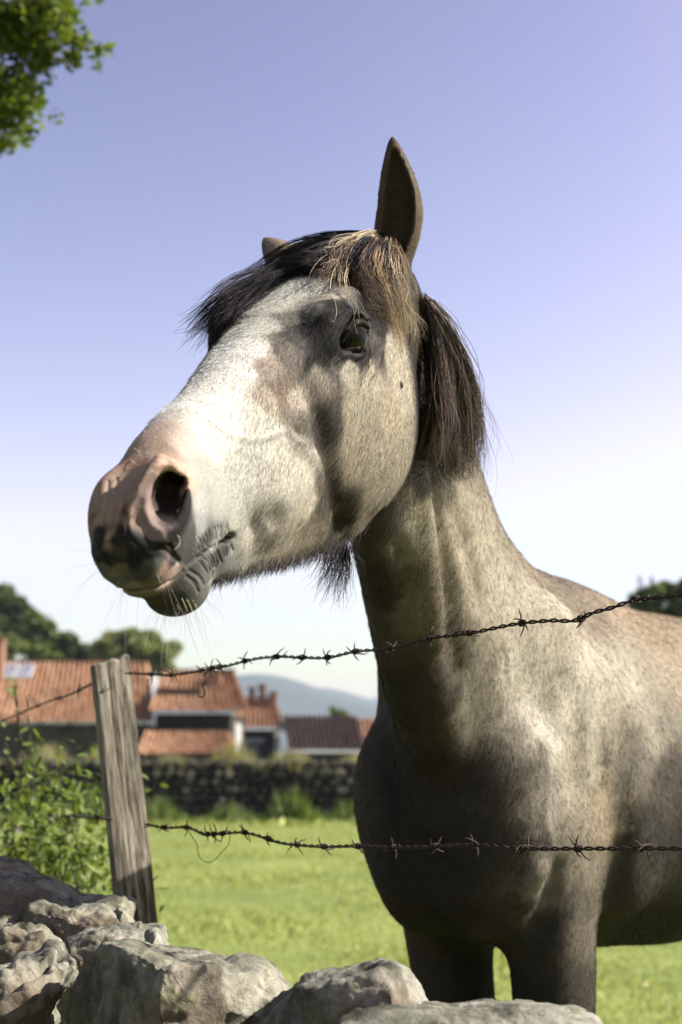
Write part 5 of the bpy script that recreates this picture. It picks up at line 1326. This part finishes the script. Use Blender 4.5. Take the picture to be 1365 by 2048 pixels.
def fence():
    rm = rust_mat(); g = 'rusty barbed wires of the fence'
    top = [(257, 1346), (300, 1348), (340, 1350), (380, 1345), (430, 1335), (460, 1330), (490, 1322), (520, 1316), (560, 1313), (610, 1315), (655, 1315), (710, 1303), (780, 1297), (860, 1277), (940, 1266), (1045, 1246), (1100, 1241), (1160, 1238), (1180, 1228), (1225, 1215), (1270, 1200), (1320, 1195), (1365, 1190), (1480, 1182), (1700, 1176), (2300, 1120)]
    bot = [(292, 1648), (330, 1655), (375, 1655), (415, 1668), (445, 1667), (490, 1665), (530, 1675), (560, 1685), (600, 1690), (650, 1693), (710, 1692), (780, 1695), (870, 1693), (945, 1690), (1045, 1697), (1160, 1697), (1285, 1697), (1365, 1697), (1480, 1700), (1700, 1704), (2300, 1740)]
    yt = lambda x: np.interp(x, [p[0] for p in top], [p[1] for p in top]); yb = lambda x: np.interp(x, [p[0] for p in bot], [p[1] for p in bot])
    wire('upper rusty barbed wire strung from the post across the horse neck', [fence_pt(*p) for p in top], [fence_pt(x, yt(x)) for x in (303, 342, 402, 424, 440, 490, 555, 605, 655, 712, 780, 860, 940, 1045, 1162, 1272, 1400, 1550, 1700, 1880, 2080)], rm, 1, g)
    wire('lower rusty barbed wire strung from the post across the horse chest', [fence_pt(*p) for p in bot], [fence_pt(x, yb(x)) for x in (330, 372, 416, 428, 446, 490, 538, 596, 650, 716, 787, 870, 947, 1045, 1160, 1285, 1430, 1600, 1790, 2000)], rm, 2, g)
    PY = fence_pt(215, 1500)[1]
    def lf(x, y): return at(x, y, PY + (200 - x) / 200 * 1.1)
    tl = [(186, 1366), (150, 1385), (100, 1402), (50, 1422), (0, 1443), (-120, 1470), (-300, 1480)]; bl = [(222, 1638), (170, 1634), (100, 1630), (0, 1626), (-120, 1622), (-300, 1600)]
    wire('upper barbed wire running on from the post into the bramble', [lf(*p) for p in tl], [lf(x, np.interp(-x, [-p[0] for p in tl], [p[1] for p in tl])) for x in (160, 118, 74, 40, 8, -60)], rm, 3, g)
    wire('lower barbed wire running on from the post through the bramble', [lf(*p) for p in bl], [lf(x, np.interp(-x, [-p[0] for p in bl], [p[1] for p in bl])) for x in (196, 150, 100, 60, 20, -60)], rm, 4, g)
    # joining tail hanging from the upper wire, loose loop on the lower one
    o0 = fence_pt(415, 1338); v, f = tube(cat_rom(np.linspace(0, 1, 8), np.array([fence_pt(*p) for p in ((432, 1335), (418, 1342), (410, 1350), (412, 1362), (406, 1372), (410, 1384), (406, 1394), (398, 1392))]) - o0, np.linspace(0, 1, 40)), .0011, 6)
    tag(link('wire_tail', py_mesh('wire_tail', v, f, True), None, rm, o0), 'short bent wire end hanging from the knot in the upper wire', 'wire end')
    o0 = fence_pt(420, 1690); v, f = tube(cat_rom(np.linspace(0, 1, 10), np.array([fence_pt(*p) for p in ((375, 1657), (384, 1672), (395, 1690), (397, 1705), (402, 1717), (418, 1725), (434, 1716), (444, 1703), (457, 1690), (461, 1668))]) - o0, np.linspace(0, 1, 50)), .0006, 6)
    tag(link('wire_loop', py_mesh('wire_loop', v, f, True), None, rm, o0), 'thin loose loop of wire hanging below the lower wire', 'wire loop')
    # --- the post
    A = at(219, 1318, PY); Bt = at(275, 1860, PY + .02); ax = unit(A - Bt); fn = unit(np.array([.36, -.93, 0])); fn = unit(fn - ax * (fn @ ax)); sd = np.cross(fn, ax); sd = sd if sd[0] > 0 else -sd
    W, D = (255 - 186) / FPX * PY / abs(sd[0]) , .050
    low = Bt - ax * .9; Ln = np.linalg.norm(A - low); nu, nz_ = 28, 220
    prof = []
    for j in range(nu):        # around the section
        s = j / nu * 4; e = int(s); q = s - e; x, y = [(-.5 + q, -.5), (.5, -.5 + q), (.5 - q, .5), (-.5, .5 - q)][e]; rr = .94 + .06 * (1 - 2 * min(abs(q - .5), .5)); prof.append((x * rr, y * rr))
    vs = []
    for i in range(nz_ + 1):
        z = i / nz_ * Ln
        for j, (px_, py_) in enumerate(prof):
            g1 = mnoise.noise(Vector((px_ * 14, py_ * 14, z * 1.6))) ; g2 = mnoise.noise(Vector((px_ * 45 + 7, py_ * 45, z * 3.5)))
            k_ = 1 + .045 * g1 + .03 * g2 + .03 * math.sin(z * 2.2 + 1); zz = z
            if i == nz_: k_ *= .90; zz -= .003
            zz += (.012 * px_ + .006 * mnoise.noise(Vector((px_ * 5, py_ * 5, 3)))) * (i / nz_) ** 12
            p = low + ax * zz + sd * px_ * W * k_ + fn * (-py_) * D * k_; vs.append(p)
    fs = [(i * nu + j, i * nu + (j + 1) % nu, (i + 1) * nu + (j + 1) % nu, (i + 1) * nu + j) for i in range(nz_) for j in range(nu)] + [tuple(nz_ * nu + j for j in range(nu)), tuple(range(nu))[::-1]]
    base = np.array([low[0], low[1], low[2]]); kp = NT('weathered_wood', .85, .15)
    Rz = Matrix(np.stack([sd, -fn, ax]).tolist())       # local axes of the stake
    M4 = Matrix.Translation(Vector(base)) @ Rz.transposed().to_4x4()
    vl = [Rz @ Vector(p - base) for p in vs]
    c = kp.coord((1, 1, .055)); n1 = kp.noise(c, 150, 6, .7, .6); n2 = kp.noise(kp.coord((1, 1, .16)), 34, 5, .65, 1.2); n3 = kp.noise(kp.coord(), 9, 3)
    cc = kp.ramp(n1, [(.38, (.06, .048, .036)), (.49, (.30, .26, .205)), (.66, (.62, .57, .48))]); c2 = kp.mix(1.0, cc, kp.ramp(n2, [(.34, (.30, .27, .24)), (.56, (1.1, 1.08, 1.04))]), 'MULTIPLY'); kp.color(kp.mix(1.0, c2, kp.ramp(n3, [(.3, (.8, .8, .78)), (.7, (1.1, 1.1, 1.1))]), 'MULTIPLY'))
    kp.normal(kp.bump(n1, .8, .0022, kp.bump(n2, .9, .006)))
    po = link('fence_post', py_mesh('fence_post', vl, fs, False), None, kp.m); po.matrix_world = M4; tag(po, 'weathered grey wooden stake that carries the barbed wire', 'fence post')
    for (x, y) in ((250, 1348), (287, 1652)):
        p = at(x, y, PY) + fn * .027; loc = Rz @ Vector(p - base); m_ = []
        th = np.linspace(0, math.pi, 9); pts = [(np.array(loc) + np.array([.006 * math.cos(a), -.004 * math.sin(a), 0])) for a in th]; v, f = tube(pts, .0011, 6); link('staple', py_mesh('staple', v, f, True), po, rm)


# ---- dry stone wall in the foreground
def rock(outline, Y, thick, seed, planes=(), rough=.012, ex=2.6, sub=5, ridge=None):
    """a stone from its outline (photo pixels) at distance Y, with its own thickness and cleft faces"""
    pts = np.array([at(x, y, Y) for x, y in outline]); c = (pts.min(0) + pts.max(0)) / 2; d = pts - c
    ang = np.arctan2(d[:, 2], d[:, 0]); rad = np.hypot(d[:, 0], d[:, 2]); n = 200; dense_a = []; dense_r = []
    P2 = d[:, [0, 2]]
    for i in range(len(P2)):
        a, b = P2[i], P2[(i + 1) % len(P2)]
        for t in np.linspace(0, 1, 12, endpoint=False):
            p = a + (b - a) * t; dense_a.append(math.atan2(p[1], p[0])); dense_r.append(math.hypot(*p))
    o = np.argsort(dense_a); A = np.array(dense_a)[o]; R = np.array(dense_r)[o]; A = np.r_[A - 2 * math.pi, A, A + 2 * math.pi]; R = np.r_[R, R, R]
    bm = bmesh.new(); bmesh.ops.create_icosphere(bm, subdivisions=sub, radius=1); D = np.array([v.co[:] for v in bm.verts]); F = np.array([[v.index for v in f.verts] for f in bm.faces]); bm.free()
    th = np.arctan2(D[:, 2], D[:, 0]); cr = np.hypot(D[:, 0], D[:, 2]); k = 1 / (cr ** ex + np.abs(D[:, 1]) ** ex) ** (1 / ex)
    rr = np.interp(th, A, R); P = np.stack([np.cos(th) * cr * k * rr, D[:, 1] * k * thick, np.sin(th) * cr * k * rr], 1)
    for nrm, dist in planes:
        nrm = unit(nrm); e = P @ nrm - dist; P -= nrm * np.maximum(e, 0)[:, None] * .93
    q_ = np.random.default_rng(int(seed) + 500)
    for _ in range(16):
        nr_ = unit(q_.normal(size=3) * np.array([1, 1.3, .8])); e0 = P @ nr_; dd = e0.max() * q_.uniform(.86, .95); P -= nr_ * np.maximum(e0 - dd, 0)[:, None] * .9
    N = np.zeros_like(P); fn = np.cross(P[F[:, 1]] - P[F[:, 0]], P[F[:, 2]] - P[F[:, 0]])
    for i in range(3): np.add.at(N, F[:, i], fn)
    N /= np.linalg.norm(N, axis=1)[:, None] + 1e-12
    off = Vector((seed * 3.1, seed * 1.7, seed * .9)); h = np.empty(len(P))
    for i, p in enumerate(P):
        v = Vector(p) + off; a = mnoise.fractal(v * 9, 1.0, 2.1, 4); cv = 1 - abs(mnoise.noise(v * 14)) * 2; b = mnoise.fractal(v * 42, .8, 2.2, 3); h[i] = a * .7 - max(0, cv - .72) * 2.0 + b * .42
    P = P + N * (h * rough)[:, None]
    return P + c - c, F, c


def near_wall():
    k = NT('fieldstone', .9, .12); c = k.coord(); inf = k.n('ShaderNodeObjectInfo')
    n1 = k.noise(c, 16, 7, .68); n2 = k.noise(c, 120, 5, .65); n3 = k.noise(c, 5, 3, .5); n4 = k.noise(c, 34, 6, .75, .8)
    base = k.ramp(n1, [(.28, (.11, .11, .08)), (.46, (.25, .245, .19)), (.60, (.38, .37, .30)), (.78, (.48, .45, .36))])
    rn = k.mix(1.0, base, k.ramp(inf.outputs['Random'], [(0, (.88, .86, .80)), (.5, (1, .98, .95)), (1, (1.06, 1.06, 1.1))]), 'MULTIPLY')
    moss_shade = k.ramp(k.noise(k.coord(), 7.5, 6, .62, .6), [(.46, (0, 0, 0)), (.56, (.88, .88, .88))]); rn = k.mix(moss_shade, rn, (.070, .066, .045)); rust = k.mix(k.ramp(n3, [(.52, (0, 0, 0)), (.70, (.55, .55, .55))]), rn, (.34, .25, .18))  # dark mossy patches also deepen the shade on the stones by colour
    lich = k.mix(k.ramp(n4, [(.57, (0, 0, 0)), (.66, (.8, .8, .8))]), rust, (.17, .18, .085))
    k.color(k.mix(1.0, lich, k.ramp(n2, [(.3, (.72, .71, .70)), (.7, (1.2, 1.2, 1.2))]), 'MULTIPLY')); k.normal(k.bump(n2, .7, .0022, k.bump(n4, .8, .005, k.bump(n1, .5, .01))))
    w = empty('stone_wall', (0, 1.7, 0)); tag(w, 'rough dry stone wall in the foreground below the horse', 'wall')
    S = [
     ([(96, 2110), (104, 2020), (130, 1975), (160, 1930), (192, 1893), (222, 1889), (300, 1904), (420, 1920), (520, 1936), (556, 1950), (573, 1972), (560, 2010), (520, 2110), (300, 2140)], 1.50, .15, [((-.72, -.66, .20), .052), ((.42, -.88, .22), .078), ((.1, -.25, 1), .062), ((.9, -.1, .2), .115)], .010, 'large buff stone with a dark left face and a sunlit right face', 3.2),
     ([(480, 2110), (510, 2050), (560, 1990), (605, 1958), (690, 1945), (760, 1919), (805, 1925), (838, 1950), (858, 1995), (868, 2045), (860, 2120), (660, 2150)], 1.42, .13, [((-.52, -.83, .20), .050), ((.80, -.40, .45), .085)], .010, 'grey mossy stone with a pinkish right side below the lower wire', 2.6),
     ([(640, 2110), (690, 2040), (720, 2026), (800, 2019), (900, 2022), (1000, 2020), (1110, 2024), (1190, 2038), (1230, 2080), (1200, 2140), (900, 2160)], 1.30, .12, [((0, -.4, 1), .028)], .006, 'flat pale grey stone along the bottom edge', 3.0),
     ([(-120, 2120), (-80, 1990), (0, 1940), (40, 1915), (120, 1892), (150, 1900), (160, 1950), (140, 2010), (115, 2120), (0, 2160)], 1.66, .12, [((-.5, -.8, .1), .10)], .020, 'rough mossy green stone at the lower left corner', 2.4),
     ([(120, 1905), (130, 1884), (190, 1866), (255, 1850), (285, 1849), (318, 1862), (334, 1890), (336, 1915), (270, 1940), (150, 1945)], 1.74, .10, [((-.2, -.95, .3), .05), ((0, -.3, 1), .026)], .012, 'yellowish long stone behind the large buff stone', 3.0),
     ([(-120, 1960), (-90, 1870), (0, 1852), (60, 1850), (110, 1858), (132, 1885), (128, 1925), (60, 1945), (-20, 1965)], 1.86, .12, [((-.1, -.9, .3), .07)], .013, 'pale rough stone under the dark slab', 2.8),
     ([(45, 1880), (50, 1815), (80, 1805), (150, 1808), (210, 1798), (245, 1800), (262, 1815), (270, 1850), (215, 1868), (130, 1888)], 1.95, .12, [((-.3, -.9, .2), .06), ((0, -.5, 1), .035)], .013, 'grey cleft stone just left of the post foot', 2.8),
     ([(-140, 1870), (-130, 1760), (-60, 1742), (0, 1745), (60, 1752), (120, 1775), (160, 1800), (168, 1822), (90, 1850), (-20, 1870)], 2.05, .15, [((0, -.5, 1), .05)], .008, 'smooth dark slab below the topmost stone at the left edge', 2.6),
     ([(-100, 1790), (-70, 1722), (0, 1716), (40, 1724), (68, 1745), (72, 1775), (0, 1800)], 2.20, .12, [], .008, 'topmost pale stone at the left edge', 2.4),
    ]
    for i, (ol, Y, th, pl, rg, lab, ex) in enumerate(S):
        P, F, cc = rock(ol, Y, th, i + 1, pl, rg, ex, 6); m_ = np_mesh('stone', P, F); o = link('stone', m_, w, k.m, cc - np.array([0, 1.7, 0])); o['label'] = lab
    # the rest of the wall, mostly below the frame and beyond its edges
    r = np.random.default_rng(91); base = []
    for s in range(4):
        ol = [(math.cos(a) * 1 * r.uniform(.85, 1.1), math.sin(a) * r.uniform(.85, 1.1)) for a in np.linspace(0, 2 * math.pi, 10, endpoint=False)]
        bm = bmesh.new(); bmesh.ops.create_icosphere(bm, subdivisions=3, radius=.5)
        for v in bm.verts:
            p = v.co; q = Vector([math.copysign(abs(2 * a) ** .62, a) / 2 for a in p]); v.co = q * (1 + .12 * mnoise.noise(p * 3 + Vector((s * 5, 0, 0))) + .05 * mnoise.noise(p * 9))
        m_ = bpy.data.meshes.new('stone'); bm.to_mesh(m_); bm.free(); m_.polygons.foreach_set('use_smooth', [True] * len(m_.polygons)); m_.materials.append(k.m); base.append(m_)
    dirx = unit(np.array([.383, -.5, 0])); p0 = np.array([-.37, 1.72, 0])
    for row in range(5):
        z = .06 + row * .135; s = -3.0 + .1 * (row % 2)
        while s < 2.6:
            L = r.uniform(.20, .34)
            for dep in (0, 1):
                o = link('stone', base[r.integers(4)], w); p = p0 + dirx * (s + L / 2) + np.array([-dirx[1], dirx[0], 0]) * (dep * .24 - .05); o.location = (p[0], p[1] - 1.7, z - (.0)); o.scale = (L * 1.05, .28, .16); o.rotation_euler = (r.normal(0, .06), r.normal(0, .06), math.atan2(dirx[1], dirx[0]) + r.normal(0, .1))
            s += L
    return w


def small_things():
    k = NT('daisy_petals', .7, .2); k.b.inputs['Base Color'].default_value = (.75, .75, .72, 1); ky = NT('daisy_centre', .8, .1); ky.b.inputs['Base Color'].default_value = (.6, .4, .04, 1)
    for i, (x, y) in enumerate(((655, 1917), (1290, 1940), (600, 1760))):
        D = (1.12 - .04) * FPX / (y - 1520); p = at(x, y, D * .985); vs = []; fs = []; rr = .012
        for j in range(12):
            a = j / 12 * 2 * math.pi; vs += [(0, 0, .006), (math.cos(a - .2) * rr * .8, math.sin(a - .2) * rr * .8, .008), (math.cos(a) * rr, math.sin(a) * rr, .004), (math.cos(a + .2) * rr * .8, math.sin(a + .2) * rr * .8, .008)]; fs.append((j * 4, j * 4 + 1, j * 4 + 2, j * 4 + 3))
        o = link('daisy', py_mesh('daisy', vs, fs), None, k.m, (p[0], p[1], float(gz(p[0], p[1])) + .045)); o.rotation_euler = (.5, 0, 0); tag(o, ('tiny white daisy in the grass just above the right hand mossy stone', 'tiny white daisy in the grass beyond the horse belly', 'tiny white daisy in the grass below the lower wire and its loop')[i], 'flower', 'daisies in the grass')
        v, f = tube([(0, 0, .006), (0, 0, .011)], [.007, .004], 8); link('centre', py_mesh('centre', v, f, True), o, ky.m); v, f = tube([(0, 0, -.05), (0, 0, .006)], .0012, 5); link('stem', py_mesh('stem', v, f, True), o, LEAFM['leaf'])
    # a fly on the cheek
    h = hit(802, 771); _, nn = surf(h); kf = NT('fly_body', .3, .5); kf.b.inputs['Base Color'].default_value = (.012, .012, .014, 1)
    t = empty('fly', h + nn * .0015); tag(t, 'tiny dark fly sitting on the horse cheek behind the eye', 'fly')
    sx = unit(np.cross(nn, [0, 0, 1.])); up = np.cross(sx, nn) * -1; up = up if up[2] > 0 else -up
    v, f = tube([-up * .0035, -up * .001, up * .0015, up * .0035], [.0006, .0017, .0015, .0008], 8); link('body', py_mesh('body', v, f, True), t, kf.m)
    for s in (1, -1): v, f = tube([up * .001, up * .002 + sx * s * .0022, up * .0045 + sx * s * .0032], [.0004, .0009, .0004], 5); link('wing', py_mesh('wing', v, f, True), t, kf.m)


build_ground(); grass(); field_wall(); houses(); hills(); trees(); shrub(); fence(); near_wall()
small_things()


def haze():
    """summer air: pale, even, closed box round the whole scene"""
    bm = bmesh.new(); bmesh.ops.create_cube(bm, size=1)
    for v in bm.verts: v.co = Vector((v.co.x * 15000, v.co.y * 14000 + 2500, (v.co.z + .5) * 182 - 12))
    m_ = bpy.data.meshes.new('haze'); bm.to_mesh(m_); bm.free()
    mt = bpy.data.materials.new('air'); mt.use_nodes = True; t = mt.node_tree; t.nodes.clear(); o = t.nodes.new('ShaderNodeOutputMaterial'); v = t.nodes.new('ShaderNodeVolumePrincipled')
    v.inputs['Color'].default_value = (.70, .80, 1, 1); v.inputs['Density'].default_value = .00021; v.inputs['Anisotropy'].default_value = .2; t.links.new(v.outputs[0], o.inputs['Volume'])
    tag(link('haze', m_, None, mt), kind='stuff')


haze()
